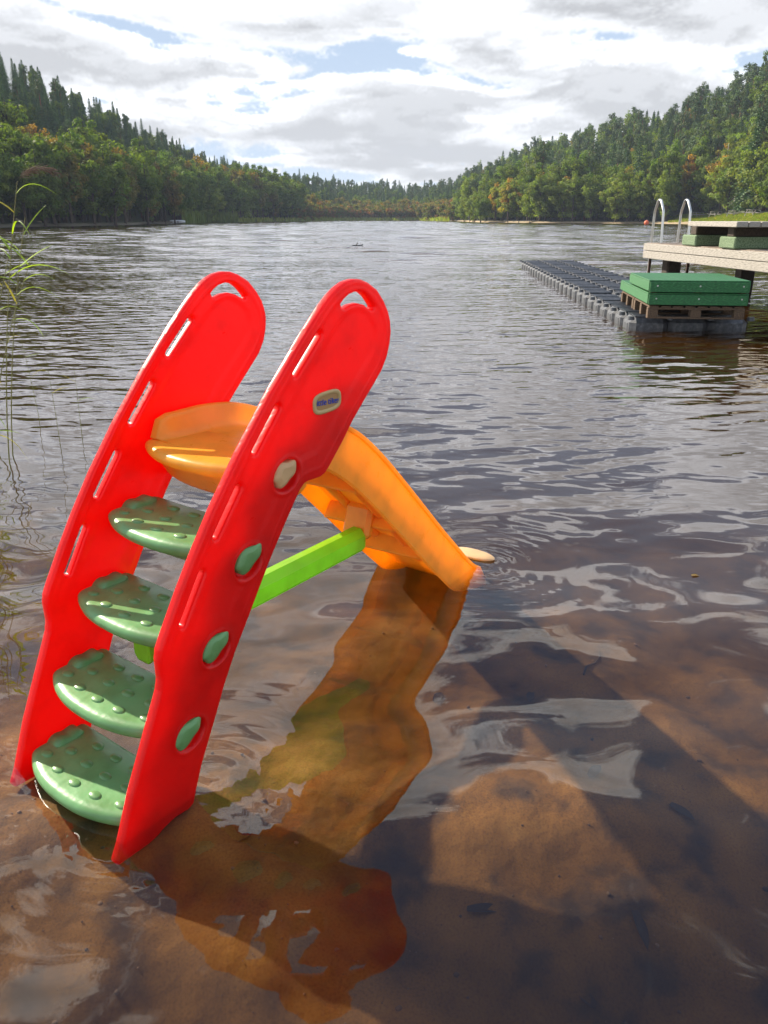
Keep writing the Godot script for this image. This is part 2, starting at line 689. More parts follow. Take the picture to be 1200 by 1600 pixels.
func make_terrain() -> void:
	var st := SurfaceTool.new()
	st.begin(Mesh.PRIMITIVE_TRIANGLES)
	st.set_smooth_group(0)
	var nu := 150
	var offs := [-30.0, -12.0, -4.0, -1.0, 0.5, 1.5, 3.0, 5.0, 8.0, 12.0, 18.0, 26.0, 36.0, 50.0, 70.0, 95.0, 125.0, 160.0, 200.0, 260.0, 340.0]
	for i in nu + 1:
		var u := -900.0 + 2600.0 * i / nu
		var b := bank(u)
		for k in offs.size():
			var wob := 2.2 * fn.get_noise_2d(u * 0.02, 3.0) if absf(offs[k]) < 9.0 else 0.0
			var r: float = b.x + offs[k] + wob
			var c := lin(0.05, 0.06, 0.022)
			if u > 720.0 and offs[k] < 3.2: c = lin(0.30, 0.23, 0.13)
			elif offs[k] < 3.2: c = lin(0.10, 0.085, 0.05)
			elif u > 1045.0 and offs[k] < 36.0: c = lin(0.13, 0.16, 0.035)
			st.set_color(Color(c.srgb_to_linear()))
			var p := ground_at(u, b.x + offs[k])
			var a := bearing(u)
			p = Vector3(sin(a) * r, p.y, -cos(a) * r)
			st.add_vertex(p)
	var n := offs.size()
	for i in nu:
		for k in n - 1:
			var q := i * n + k
			for e in [q, q + 1, q + n, q + n, q + 1, q + n + 1]:
				st.add_index(e)
	st.generate_normals()
	var m := mat(Color.WHITE, 0.95)
	m.vertex_color_use_as_albedo = true
	structure("hillside", st.commit(), m)

# ------------------------------------------------------------------ the slide
const RAIL := [[-0.014, -0.052], [-0.020, -0.042], [0.0, 0.0], [0.048, 0.133], [0.105, 0.262], [0.140, 0.341], [0.157, 0.380], [0.164, 0.412], [0.163, 0.44], [0.162, 0.466], [0.167, 0.493], [0.182, 0.522], [0.238, 0.620], [0.29, 0.705], [0.362, 0.812], [0.458, 0.938], [0.578, 1.078], [0.69, 1.195], [0.742, 1.245], [0.780, 1.280], [0.815, 1.307], [0.842, 1.323], [0.872, 1.335], [0.905, 1.340], [0.94, 1.338], [0.972, 1.328], [1.012, 1.307], [1.045, 1.274], [1.068, 1.242], [1.08, 1.212], [1.085, 1.18], [1.081, 1.145], [1.068, 1.105], [1.043, 1.066], [1.004, 1.028], [0.953, 0.980], [0.906, 0.934], [0.863, 0.883], [0.803, 0.820], [0.785, 0.804], [0.765, 0.797], [0.74, 0.797], [0.713, 0.798], [0.695, 0.794], [0.679, 0.781], [0.657, 0.753], [0.606, 0.683], [0.55, 0.602], [0.50, 0.522], [0.465, 0.465], [0.41, 0.378], [0.366, 0.295], [0.335, 0.225], [0.30, 0.15], [0.272, 0.09], [0.247, 0.02], [0.235, -0.02], [0.215, -0.03], [0.17, -0.026], [0.13, -0.036], [0.11, -0.046], [0.08, -0.052]]
const SLOTS := [[0.760, 1.204, 0.667, 1.113], [0.595, 1.032, 0.510, 0.933], [0.447, 0.848, 0.366, 0.741], [0.311, 0.654, 0.242, 0.539]]
const HANDLE := [[0.850, 1.277], [0.864, 1.289], [0.885, 1.300], [0.918, 1.307], [0.945, 1.302], [0.970, 1.286], [0.998, 1.258], [0.996, 1.252], [0.985, 1.251], [0.955, 1.267], [0.925, 1.274], [0.895, 1.272], [0.868, 1.264], [0.855, 1.268]]
const SOCKETS := [[0.620, 0.843], [0.467, 0.634], [0.340, 0.425], [0.235, 0.213]]
const T := 0.0155
const RW := 0.4933
const SPLAY := 0.031

func seg_d(px: float, py: float, ax: float, ay: float, bx: float, by: float) -> float:
	var dx := bx - ax
	var dy := by - ay
	var t := clampf(((px - ax) * dx + (py - ay) * dy) / (dx * dx + dy * dy + 1e-12), 0.0, 1.0)
	var ex := px - ax - dx * t
	var ey := py - ay - dy * t
	return ex * ex + ey * ey

func rail_offsets(s: float, h: float, edge: float, outline: float) -> Vector2:
	# how far the outer and the inner face stand from the middle of the panel
	var rr := 0.0085
	var q := 1.0 - clampf(edge / rr, 0.0, 1.0)
	var t := T - rr * (1.0 - sqrt(maxf(0.0, 1.0 - q * q)))
	var to := t
	var ti := t
	var inset := 0.0026 * smooth(0.066, 0.092, outline) * smooth(0.47, 0.56, h)
	# a shallow bead along the front edge
	inset -= 0.0012 * smooth(0.018, 0.024, outline) * (1.0 - smooth(0.03, 0.037, outline)) * smooth(0.45, 0.5, h)
	to -= inset
	ti -= inset
	for k in SOCKETS:
		var dx: float = s - k[0] - 0.003
		var dy: float = h - k[1] + 0.006
		var u := dx * 0.86 + dy * 0.5
		var v := -dx * 0.5 + dy * 0.86
		var e := sqrt(u * u / (0.050 * 0.050) + v * v / (0.044 * 0.044))
		if e < 1.6:
			to -= 0.021 * (1.0 - smooth(0.86, 1.0, e))
			to += 0.0022 * (smooth(0.98, 1.08, e) - smooth(1.1, 1.35, e))
	return Vector2(to, ti)

func make_rail() -> ArrayMesh:
	var poly := PackedVector2Array()
	for p in RAIL:
		poly.append(Vector2(p[0], p[1]))
	var hand := PackedVector2Array()
	for p in HANDLE:
		hand.append(Vector2(p[0], p[1]))
	var cell := 0.0042
	var s0 := -0.15
	var h0 := -0.36
	var nx := int(1.26 / cell)
	var ny := int(1.72 / cell)
	var D := PackedFloat32Array()
	var O := PackedFloat32Array()
	D.resize(nx * ny)
	O.resize(nx * ny)
	D.fill(-1.0)
	for y in ny:
		var h := h0 + y * cell
		# span of the outline on this row
		var lo := 9.0
		var hi := -9.0
		for i in poly.size():
			var a := poly[i]
			var b := poly[(i + 1) % poly.size()]
			for e in [-cell * 1.5, 0.0, cell * 1.5]:
				var hh: float = h + e
				if (a.y <= hh) != (b.y <= hh):
					var x := a.x + (b.x - a.x) * (hh - a.y) / (b.y - a.y)
					lo = minf(lo, x)
					hi = maxf(hi, x)
		if hi < lo:
			continue
		for x in range(maxi(0, int((lo - 0.012 - s0) / cell)), mini(nx, int((hi + 0.012 - s0) / cell) + 1)):
			var s := s0 + x * cell
			var m := 9.0
			for i in poly.size():
				var b := poly[(i + 1) % poly.size()]
				m = minf(m, seg_d(s, h, poly[i].x, poly[i].y, b.x, b.y))
			var pt := Vector2(s, h)
			var dd := sqrt(m) * (1.0 if Geometry2D.is_point_in_polygon(pt, poly) else -1.0)
			O[y * nx + x] = dd
			for k in SLOTS:
				if absf(h - (k[1] + k[3]) * 0.5) < 0.09:
					dd = minf(dd, sqrt(seg_d(s, h, k[0], k[1], k[2], k[3])) - 0.0105)
			if h > 1.22 and s > 0.82:
				m = 9.0
				for i in hand.size():
					var b := hand[(i + 1) % hand.size()]
					m = minf(m, seg_d(s, h, hand[i].x, hand[i].y, b.x, b.y))
				dd = minf(dd, sqrt(m) * (-1.0 if Geometry2D.is_point_in_polygon(pt, hand) else 1.0))
			D[y * nx + x] = dd
	var st := SurfaceTool.new()
	st.begin(Mesh.PRIMITIVE_TRIANGLES)
	st.set_smooth_group(0)
	for y in ny - 1:
		for x in nx - 1:
			var idx := [y * nx + x, y * nx + x + 1, (y + 1) * nx + x + 1, (y + 1) * nx + x]
			var inside := 0
			for k in 4:
				if D[idx[k]] > 0.0: inside += 1
			if inside == 0:
				continue
			var pts := []
			var rim := []
			for k in 4:
				var l := (k + 1) % 4
				var cx := x + (1 if k == 1 or k == 2 else 0)
				var cy := y + (1 if k >= 2 else 0)
				var ex := x + (1 if l == 1 or l == 2 else 0)
				var ey := y + (1 if l >= 2 else 0)
				if D[idx[k]] > 0.0:
					pts.append([s0 + cx * cell, h0 + cy * cell, D[idx[k]], O[idx[k]]])
				if (D[idx[k]] > 0.0) != (D[idx[l]] > 0.0):
					var f: float = D[idx[k]] / (D[idx[k]] - D[idx[l]])
					f = clampf(f, 0.02, 0.98)
					var p := [s0 + lerpf(cx, ex, f) * cell, h0 + lerpf(cy, ey, f) * cell, 0.0, maxf(lerpf(O[idx[k]], O[idx[l]], f), 0.0)]
					pts.append(p)
					rim.append([p, D[idx[k]] > 0.0])
			var vo := []
			var vi := []
			for p in pts:
				var t := rail_offsets(p[0], p[1], p[2], p[3])
				vo.append(Vector3(t.x, p[1], -p[0]))
				vi.append(Vector3(-t.y, p[1], -p[0]))
			for k in range(1, pts.size() - 1):
				st.add_vertex(vo[0]); st.add_vertex(vo[k + 1]); st.add_vertex(vo[k])
				st.add_vertex(vi[0]); st.add_vertex(vi[k]); st.add_vertex(vi[k + 1])
			# the wall along the cut
			for k in pts.size():
				var l := (k + 1) % pts.size()
				if pts[k][2] == 0.0 and pts[l][2] == 0.0:
					st.add_vertex(vo[k]); st.add_vertex(vo[l]); st.add_vertex(vi[l])
					st.add_vertex(vo[k]); st.add_vertex(vi[l]); st.add_vertex(vi[k])
	st.generate_normals()
	return st.commit()

func cloud_outline(w: float, h: float, turn: float) -> PackedVector2Array:
	var out := PackedVector2Array()
	for i in 40:
		var a := TAU * i / 40
		var r := 1.0 + 0.10 * cos(3.0 * a + 0.6) + 0.07 * sin(5.0 * a)
		out.append(Vector2(cos(a) * w * r, sin(a) * h * r).rotated(turn))
	return out

# a lobed peg along x, with rounded ends
func peg_mesh(x0: float, x1: float, w: float, h: float, turn: float) -> ArrayMesh:
	var rings := []
	var o := cloud_outline(w, h, turn)
	for e in [[x0, 0.55], [x0 + 0.003, 0.86], [x0 + 0.009, 1.0], [x1 - 0.009, 1.0], [x1 - 0.003, 0.86], [x1, 0.55]]:
		var r := []
		for p in o:
			r.append(Vector3(e[0], p.y * e[1], -p.x * e[1]))
		rings.append(r)
	return loft(rings)

# a tread: nose, skirt and back lofted across the ladder
func tread_mesh(x0: float, x1: float, depth: float, bow: float, drop: float) -> ArrayMesh:
	var prof := [[0.030, 0.0], [0.016, -0.0015], [0.007, -0.006], [0.0015, -0.013], [0.0, -0.021], [0.003, -0.030], [0.012, -0.040], [0.03, -0.055], [0.055, -0.055 - drop * 0.8], [0.068, -0.060 - drop], [0.11, -0.060 - drop], [0.145, -0.058 - drop], [0.158, -0.05 - drop], [0.166, -0.03], [0.170, -0.016], [0.168, -0.006], [0.160, -0.001], [0.10, 0.0]]
	var rings := []
	var nst := 36
	for i in nst + 1:
		var f := float(i) / nst
		var x := lerpf(x0, x1, f)
		var t := f * 2.0 - 1.0
		var front := -bow * (1.0 - pow(absf(t), 2.4))
		var pinch := 1.0
		if i == 0 or i == nst: pinch = 0.80
		elif i == 1 or i == nst - 1: pinch = 0.95
		var ring := []
		for p in prof:
			var k: float = p[0] / 0.170
			var s: float = lerpf(front, depth, k)
			# the skirt is a fixed shape, not stretched
			if p[1] > -0.045 and k < 0.25: s = front + p[0]
			var y: float = p[1]
			var yy := -0.022 + (y + 0.022) * pinch
			ring.append(Vector3(x, yy, -s))
		rings.append(ring)
	return loft(rings)

func stud_mesh() -> ArrayMesh:
	var rings := []
	for k in 5:
		var a := k / 4.0 * PI * 0.5
		var ring := []
		for j in 16:
			var q := TAU * j / 16
			ring.append(Vector3(cos(q) * 0.023 * cos(a * 0.97), sin(a) * 0.0065 - 0.0005, sin(q) * 0.0145 * cos(a * 0.97)))
		rings.append(ring)
	return loft(rings, true, true)

func make_slide() -> void:
	var o := thing("toy_slide", Vector3(-1.0815, 0, -1.9307), "red plastic children's slide with green steps standing in shallow water", "slide")
	o.rotation.y = -0.65413
	var rail := make_rail()
	var r1 := part("side_rail", rail, M.red, o, Vector3(RW + T, 0, 0), Vector3(0, 0, -SPLAY))
	var r0 := part("side_rail", rail, M.red, o, Vector3(T, 0, 0), Vector3.ZERO, Vector3(-1, 1, 1))
	r1.set_meta("label", "red rail with the beige maker's badge")
	# badge on the outer face of the rail
	var ring_pts := func(w: float, h: float, x: float) -> Array:
		var out := []
		for j in 40:
			var a := TAU * j / 40
			var c := cos(a)
			var s := sin(a)
			out.append(Vector3(x, signf(s) * pow(absf(s), 0.62) * h, -signf(c) * pow(absf(c), 0.62) * w))
		return out
	var by := T - 0.0045
	var b := part("badge", loft([ring_pts.call(0.060, 0.0315, by - 0.004), ring_pts.call(0.060, 0.0315, by + 0.0035), ring_pts.call(0.057, 0.0285, by + 0.006), ring_pts.call(0.049, 0.0215, by + 0.006), ring_pts.call(0.047, 0.0195, by + 0.0025)]), M.badge, r1, Vector3(0, 1.014, -0.792), Vector3(0.05, 0, 0))
	b.set_meta("label", "beige oval badge with blue lettering")
	part("badge", loft([ring_pts.call(0.0465, 0.019, by + 0.001), ring_pts.call(0.0465, 0.019, by + 0.0031)]), M.badge_in, r1, Vector3(0, 1.014, -0.792), Vector3(0.05, 0, 0))
	var tm := TextMesh.new()
	tm.text = "little tikes"
	var sf := SystemFont.new()
	sf.font_names = PackedStringArray(["Droid Sans"])
	sf.font_weight = 700
	tm.font = sf
	tm.font_size = 64
	tm.pixel_size = 0.00033
	tm.depth = 0.0012
	part("lettering", tm, M.ink, r1, Vector3(by + 0.0037, 1.014, -0.792), Vector3(0, PI / 2, -0.05))
	# treads
	var stud := stud_mesh()
	var spots := [[0.39, 0.688], [0.258, 0.476], [0.145, 0.262], [0.045, 0.045]]
	for i in 4:
		var s: float = spots[i][0]
		var h: float = spots[i][1]
		var x1 := RW + SPLAY * h
		var t := part("step", tread_mesh(0.032, x1, 0.175, 0.062, 0.035), M.green, o, Vector3(0, h, -s), Vector3(0.02, 0, 0))
		part("peg", peg_mesh(-0.02, 0.045, 0.058, 0.040, 0.5), M.green, t, Vector3(0.045, -0.028, -0.088))
		if i < 3:
			part("peg", peg_mesh(-0.02, 0.036, 0.052, 0.030, 0.5), M.green, t, Vector3(x1, -0.049, -0.083))
		for row in 3:
			var cnt := 5 if row != 1 else 4
			for k in cnt:
				var x := lerpf(0.085, x1 - 0.055, (k + (0.0 if row != 1 else 0.5)) / 4.0)
				var f: float = (x - 0.032) / (x1 - 0.032) * 2.0 - 1.0
				var front := -0.062 * (1.0 - pow(absf(f), 2.4))
				var ss: float = lerpf(front, 0.175, [0.24, 0.52, 0.80][row])
				if row == 2 and k == 0: continue
				part("stud", stud, M.green, t, Vector3(x, 0.0, -ss))
	# platform nose and chute
	var xp := RW + SPLAY * 0.87
	part("platform", tread_mesh(0.032, xp, 0.20, 0.070, 0.07), M.orange, o, Vector3(0, 0.872, -0.545), Vector3(0.0, 0, 0))
	part("peg", peg_mesh(-0.02, 0.034, 0.046, 0.030, 0.45), M.peg, o, Vector3(xp + 0.004, 0.845, -0.617)).set_meta("label", "cream peg end")
	part("chute", chute_mesh(), M.orange, o)
	# the pale end of the run-out just breaks the surface
	part("exit_lip", loft(ellip(0.12, 0.016, 0.05, 16)), M.peg, o, Vector3(0.24, 0.0, -2.16), Vector3(0, -0.06, 0.03))
	# ribs on the hollow underside
	for e in [[1.16, 0.34], [1.42, 0.30], [1.62, 0.26]]:
		var c := chute_at(e[0])
		var hw := 0.165
		part("rib", bbox(Vector3(hw * 2.0, 0.075, 0.018), 0.004), M.orange, o, Vector3(chute_n(e[0]), c.x - 0.045 * cos(c.y), -e[0] + 0.045 * sin(c.y)), Vector3(-c.y, 0.11, 0))
	for sx in [-0.075, 0.075]:
		var pth := []
		for k in 9:
			var s := 0.98 + 0.75 * k / 8.0
			var c := chute_at(s)
			pth.append(Vector3(chute_n(s) + sx, c.x - 0.03, -s))
		part("rib", tube(pth, 0.018, 8), M.orange, o)
	# bracket that takes the brace
	part("bracket", bbox(Vector3(0.12, 0.13, 0.05), 0.015), M.orange, o, Vector3(0.195, 0.40, -1.365), Vector3(-0.3, 0.1, 0))
	# brace between ladder and chute
	var rings := []
	for s in [0.30, 0.304, 1.325, 1.34]:
		var k := 1.0 if s > 0.301 and s < 1.33 else 0.8
		var ring := []
		for p in [[-0.038, -0.030], [-0.024, -0.046], [0.024, -0.046], [0.038, -0.030], [0.038, 0.018], [0.016, 0.046], [-0.016, 0.046], [-0.038, 0.018]]:
			ring.append(Vector3(lerpf(0.255, 0.215, (s - 0.3) / 1.05) + p[0] * k, 0.343 + p[1] * k, -s))
		rings.append(ring)
	part("brace", loft(rings, true, true, false), M.lime, o)

# floor of the chute: height and slope at distance s
const CHUTE := [[0.56, 0.864], [0.66, 0.864], [0.76, 0.866], [0.86, 0.856], [0.94, 0.830], [1.02, 0.785], [1.10, 0.727], [1.20, 0.645], [1.35, 0.508], [1.50, 0.368], [1.65, 0.228], [1.80, 0.094], [1.90, 0.006], [2.00, -0.068], [2.08, -0.098], [2.14, -0.104]]
func chute_at(s: float) -> Vector2:
	var i := 0
	while i < CHUTE.size() - 2 and CHUTE[i + 1][0] < s:
		i += 1
	var a = CHUTE[i]
	var b = CHUTE[i + 1]
	var t := clampf((s - a[0]) / (b[0] - a[0]), 0.0, 1.0)
	return Vector2(lerpf(a[1], b[1], t), atan2(a[1] - b[1], b[0] - a[0]))

func chute_n(s: float) -> float:
	return 0.268 - 0.11 * maxf(s - 0.72, 0.0)

func chute_mesh() -> ArrayMesh:
	var rings := []
	var path := []
	for p in CHUTE:
		path.append(Vector3(0, p[1], -p[0]))
	path = smooth_path(path, 3)
	for i in path.size():
		var p: Vector3 = path[i]
		var t: Vector3 = (path[mini(i + 1, path.size() - 1)] - path[maxi(i - 1, 0)]).normalized()
		var up := Vector3(0, -t.z, t.y) if t.z < 0.0 else Vector3.UP
		up = Vector3(0, t.z * -1.0, t.y).normalized()
		var s := -p.z
		var wall := 0.075 * smooth(0.545, 0.60, s) + 0.012 * smooth(0.8, 1.1, s)
		wall *= 1.0 - 0.8 * smooth(2.04, 2.14, s)
		var lip := lerpf(0.02, 0.078, smooth(0.75, 0.95, s)) * (1.0 - 0.7 * smooth(1.86, 2.06, s))
		var hw := lerpf(0.222, 0.195, smooth(0.70, 0.98, s)) + 0.02 * smooth(1.98, 2.16, s)
		if i == 0: hw -= 0.006
		var sec := [[0.0, 0.0], [0.55, 0.0], [0.72, 0.004], [0.80, 0.014], [0.84, 0.03]]
		var half := []
		for q in sec:
			half.append(Vector2(hw * q[0], minf(q[1], wall * 0.5)))
		half.append(Vector2(hw * 0.89, wall * 0.80))
		half.append(Vector2(hw * 0.905, wall * 0.96))
		half.append(Vector2(hw * 0.93, wall))
		half.append(Vector2(hw * 1.03, wall))
		half.append(Vector2(hw * 1.045, wall * 0.94))
		half.append(Vector2(hw * 1.035, wall * 0.84))
		half.append(Vector2(hw * 0.99, wall * 0.82))
		half.append(Vector2(hw * 1.005, 0.0))
		half.append(Vector2(hw * 1.015, -lip * 0.9))
		half.append(Vector2(hw * 0.985, -lip))
		half.append(Vector2(hw * 0.945, -lip * 0.92))
		half.append(Vector2(hw * 0.91, -0.014))
		half.append(Vector2(hw * 0.5, -0.013))
		half.append(Vector2(0.0, -0.013))
		var ring := []
		var n := chute_n(s)
		for q in half:
			ring.append(p + Vector3(n + q.x, 0, 0) + up * q.y)
		for k in range(half.size() - 2, 0, -1):
			ring.append(p + Vector3(n - half[k].x, 0, 0) + up * half[k].y)
		rings.append(ring)
	# the rim and the lower lip are crisp
	return loft(rings, true, true, true, [8, 10, 11, 13, 14, 15, 16, 20, 21, 22, 23, 25, 26, 28])

# ------------------------------------------------------------------ floating dock
func make_floating_dock() -> void:
	var o := thing("floating_dock", Vector3(3.55, 0, -11.75), "long floating dock of grey plastic cubes beside the wooden jetty", "dock")
	o.rotation.y = -0.0592
	var st := SurfaceTool.new()
	st.begin(Mesh.PRIMITIVE_TRIANGLES)
	var cw := 0.56
	var cl := 0.600
	st.append_from(bbox(Vector3(cw - 0.012, 0.40, cl - 0.045), 0.085), 0, Transform3D(Basis(), Vector3(0, 0, 0)))
	for k in 6:
		st.append_from(bbox(Vector3(cw - 0.14, 0.022, 0.034), 0.008), 0, Transform3D(Basis(), Vector3(0, 0.204, -cl * 0.33 + k * cl * 0.66 / 5.0)))
	# swelling on each side and corner lugs
	for sx in [-1, 1]:
		st.append_from(bbox(Vector3(0.03, 0.26, cl * 0.42), 0.012), 0, Transform3D(Basis(), Vector3(sx * (cw * 0.5 - 0.012), -0.02, 0)))
	var cube := st.commit()
	var pin := CylinderMesh.new()
	pin.top_radius = 0.045
	pin.bottom_radius = 0.05
	pin.height = 0.05
	pin.radial_segments = 10
	pin.rings = 1
	for i in 26:
		for j in 3:
			var dip := -0.045 + 0.006 * sin(i * 1.7 + j)
			part("float_cube", cube, M.cube, o, Vector3(cw * (j + 0.5), dip + (0.03 if i > 5 else 0.0), -cl * (i + 0.5)), Vector3(0.004 * sin(i * 2.1), 0, 0.006 * sin(i * 1.3 + j)))
	for i in 27:
		for j in 4:
			part("coupling_pin", pin, M.cube, o, Vector3(cw * j, 0.145 + (0.03 if i > 5 else 0.0), -cl * i))

# ------------------------------------------------------------------ pallets
func plank(parent: Node, called: String, size: Vector3, at: Vector3, m: Material) -> MeshInstance3D:
	return part(called, bbox(size, 0.004), m, parent, at, Vector3(0, rng.randf_range(-0.004, 0.004), 0))

func make_pallets() -> void:
	var turn := -0.125
	var bas := Basis(Vector3.UP, turn)
	var origin := Vector3(3.70, 0.168, -11.50)
	for k in 2:
		var at := origin + bas * Vector3(0, 0, -1.26 * k)
		var p := thing("wooden_pallet", at, ["raw wooden pallet with black openings under the green platforms' near end", "raw wooden pallet behind the first one under the lower green platform"][k], "pallet", "pallets on the floating dock")
		p.rotation.y = turn
		for x in [0.07, 0.65, 1.23]:
			for z in [-0.06, -0.60, -1.14]:
				plank(p, "block", Vector3(0.14, 0.10, 0.12), Vector3(x, 0.075, z), M.raw)
		for z in [-0.06, -0.60, -1.14]:
			plank(p, "bottom_board", Vector3(1.30, 0.024, 0.12), Vector3(0.65, 0.0125, z), M.raw)
			plank(p, "stringer_board", Vector3(1.30, 0.024, 0.12), Vector3(0.65, 0.138, z), M.raw)
		for z in 8:
			plank(p, "top_board", Vector3(0.13, 0.022, 1.20), Vector3(0.075 + z * 0.1643, 0.162, -0.60), M.raw)
	for e in [[0.175, 2.46, "lower green painted timber platform resting on the raw pallets"], [0.346, 1.62, "upper green painted timber platform stacked on the longer green one"]]:
		var p := thing("green_platform", origin + bas * Vector3(0.0, e[0], 0.0), e[2], "platform", "green platforms on the floating dock")
		p.rotation.y = turn
		var len: float = e[1]
		var skirt := plank(p, "side_board", Vector3(1.32, 0.135, 0.024), Vector3(0.65, 0.084, 0.014), M.paint)
		plank(p, "side_board", Vector3(1.32, 0.135, 0.024), Vector3(0.65, 0.084, -len - 0.014), M.paint)
		for x in [-0.014, 1.314]:
			plank(p, "end_board", Vector3(0.024, 0.125, len), Vector3(x, 0.089, -len * 0.5), M.paint)
		for x in [0.06, 0.65, 1.24]:
			for z in 4:
				plank(p, "block", Vector3(0.10, 0.13, 0.09), Vector3(x, 0.068, -0.08 - (len - 0.16) * z / 3.0), M.raw)
		var nb := int(len / 0.125)
		for k in nb:
			plank(p, "top_board", Vector3(1.345, 0.020, len / nb - 0.008), Vector3(0.65, 0.1635, -len * (k + 0.5) / nb), M.paint)
		for k in 3:
			var bolt := CylinderMesh.new()
			bolt.top_radius = 0.011
			bolt.bottom_radius = 0.011
			bolt.height = 0.006
			bolt.radial_segments = 10
			part("bolt_head", bolt, M.steel, p, Vector3(0.09 + 0.57 * k, 0.10, 0.029), Vector3(PI / 2, 0, 0))

# ------------------------------------------------------------------ jetty
func make_jetty() -> void:
	var o := thing("wooden_jetty", Vector3(5.57, 0, -18.0), "weathered wooden jetty on dark piles above the floating dock", "jetty")
	o.rotation.y = 0.089   # its edge runs back along local +z towards the shore
	var L := 13.0
	var Wd := 4.2
	# edge beams: two planks one above the other, in lengths
	var z := 0.0
	var cuts := [0.0, 5.6, 9.6, L]
	for k in 3:
		var a: float = cuts[k]
		var b: float = cuts[k + 1]
		part("edge_board", bbox(Vector3(0.06, 0.136, b - a - 0.012), 0.008), M.wood, o, Vector3(0.0, 0.917, (a + b) * 0.5))
		var b2 := b + (0.25 if k < 2 else 0.0)
		var a2 := a + (0.25 if k > 0 else 0.0)
		part("edge_board", bbox(Vector3(0.055, 0.150, b2 - a2 - 0.012), 0.008), M.wood, o, Vector3(0.002, 0.765, (a2 + b2) * 0.5))
	part("edge_board", bbox(Vector3(Wd, 0.136, 0.05), 0.008), M.wood_x, o, Vector3(Wd * 0.5 + 0.03, 0.917, -0.005))
	part("edge_board", bbox(Vector3(Wd, 0.150, 0.05), 0.008), M.wood_x, o, Vector3(Wd * 0.5 + 0.03, 0.765, -0.005))
	var nb := 88
	var bm := bbox(Vector3(Wd, 0.03, L / nb - 0.007), 0.004)
	for k in nb:
		part("deck_board", bm, M.wood_x, o, Vector3(Wd * 0.5 + 0.02, 0.985 + 0.003 * sin(k * 2.3), 0.03 + L * (k + 0.5) / nb), Vector3(0, 0, 0.002 * sin(k * 1.7)))
	for x in [0.9, 2.0, 3.2]:
		part("joist", bbox(Vector3(0.10, 0.22, L - 0.2), 0.01), M.pile, o, Vector3(x, 0.85, L * 0.5))
	var pm := bbox(Vector3(0.30, 3.2, 0.30), 0.03)
	for e in [[0.42, 0.5], [0.2, 6.5], [3.6, 0.5], [3.6, 7.0], [0.42, 12.5], [3.6, 12.5], [2.0, 0.6], [2.0, 7.0]]:
		part("pile", pm, M.pile, o, Vector3(e[0], -0.87 + 0.0, e[1]))
	# bathing ladder at the far corner
	var lad := thing("bathing_ladder", Vector3(5.57, 0, -18.0), "stainless steel bathing ladder with two hooped handrails", "ladder")
	lad.rotation.y = 0.089
	for x in [0.20, 0.78]:
		var pts := []
		for e in [[1.0, 0.36], [1.58, 0.30], [1.62, 0.295], [1.66, 0.275], [1.80, 0.16], [1.83, 0.13], [1.845, 0.09], [1.845, 0.03], [1.83, -0.01], [1.80, -0.035], [1.64, -0.125], [1.60, -0.14], [1.55, -0.146], [1.0, -0.16], [0.3, -0.16], [-0.6, -0.16]]:
			pts.append(Vector3(x, e[0], e[1]))
		part("handrail", tube(pts, 0.026, 10), M.steel, lad)
	for y in [0.62, 0.34, 0.06, -0.22]:
		part("rung", bbox(Vector3(0.58, 0.03, 0.07), 0.008), M.steel, lad, Vector3(0.49, y, -0.16))
	var fr := thing("ladder_frame", Vector3(5.57, 0, -18.0), "rusty metal frame hanging below the jetty's corner", "frame")
	fr.rotation.y = 0.089
	for x in [0.10, 0.95]:
		part("upright", bbox(Vector3(0.05, 0.75, 0.05), 0.008), M.rust, fr, Vector3(x, 0.315, 0.12))
	part("crossbar", bbox(Vector3(0.85, 0.05, 0.04), 0.008), M.rust, fr, Vector3(0.525, 0.22, 0.12))
	# low bench of planks on timber blocks on green concrete feet
	var bench := thing("plank_bench", Vector3(5.88, 1.003, -14.35), "low plank bench on dark timber blocks on the jetty", "bench")
	bench.rotation.y = 0.03
	for k in 5:
		part("seat_board", bbox(Vector3(0.19, 0.085, 2.05), 0.008), M.wood, bench, Vector3(-0.10 + k * 0.205, 0.392, -0.42))
	for zz in [0.05, -1.55]:
		part("support", bbox(Vector3(0.70, 0.152, 0.26), 0.015), M.pile, bench, Vector3(0.32, 0.2705, zz))
	var gb := bbox(Vector3(0.92, 0.19, 0.62), 0.02)
	tag(part("green_block", gb, M.block, self, Vector3(6.30, 1.101, -14.40), Vector3(0, 0.03, 0)), "pale green concrete block under the bench end closer to shore", "block")
	tag(part("green_block", gb, M.block, self, Vector3(6.20, 1.101, -15.95), Vector3(0, 0.05, 0)), "chipped green concrete block under the bench end by the ladder", "block")

# ------------------------------------------------------------------ trees
func leaf_mesh(quads: Array) -> ArrayMesh:
	# each: centre, axis a, axis b, colour (a kite-shaped leaf spray)
	var V := PackedVector3Array()
	var N := PackedVector3Array()
	var C := PackedColorArray()
	for q in quads:
		var p: Vector3 = q[0]
		var a: Vector3 = q[1]
		var b: Vector3 = q[2]
		var n := a.cross(b).normalized()
		for e in [-a, -a * 0.1 + b, a]:
			V.append(p + e); N.append(n); C.append(q[3])
		for e in [-a, a, a * 0.15 - b]:
			V.append(p + e); N.append(n); C.append(q[3])
	var arr := []
	arr.resize(Mesh.ARRAY_MAX)
	arr[Mesh.ARRAY_VERTEX] = V
	arr[Mesh.ARRAY_NORMAL] = N
	arr[Mesh.ARRAY_COLOR] = C
	var am := ArrayMesh.new()
	am.add_surface_from_arrays(Mesh.PRIMITIVE_TRIANGLES, arr)
	return am

func rdir() -> Vector3:
	var z := rng.randf_range(-1, 1)
	var a := rng.randf() * TAU
	var r := sqrt(1.0 - z * z)
	return Vector3(r * cos(a), z, r * sin(a))

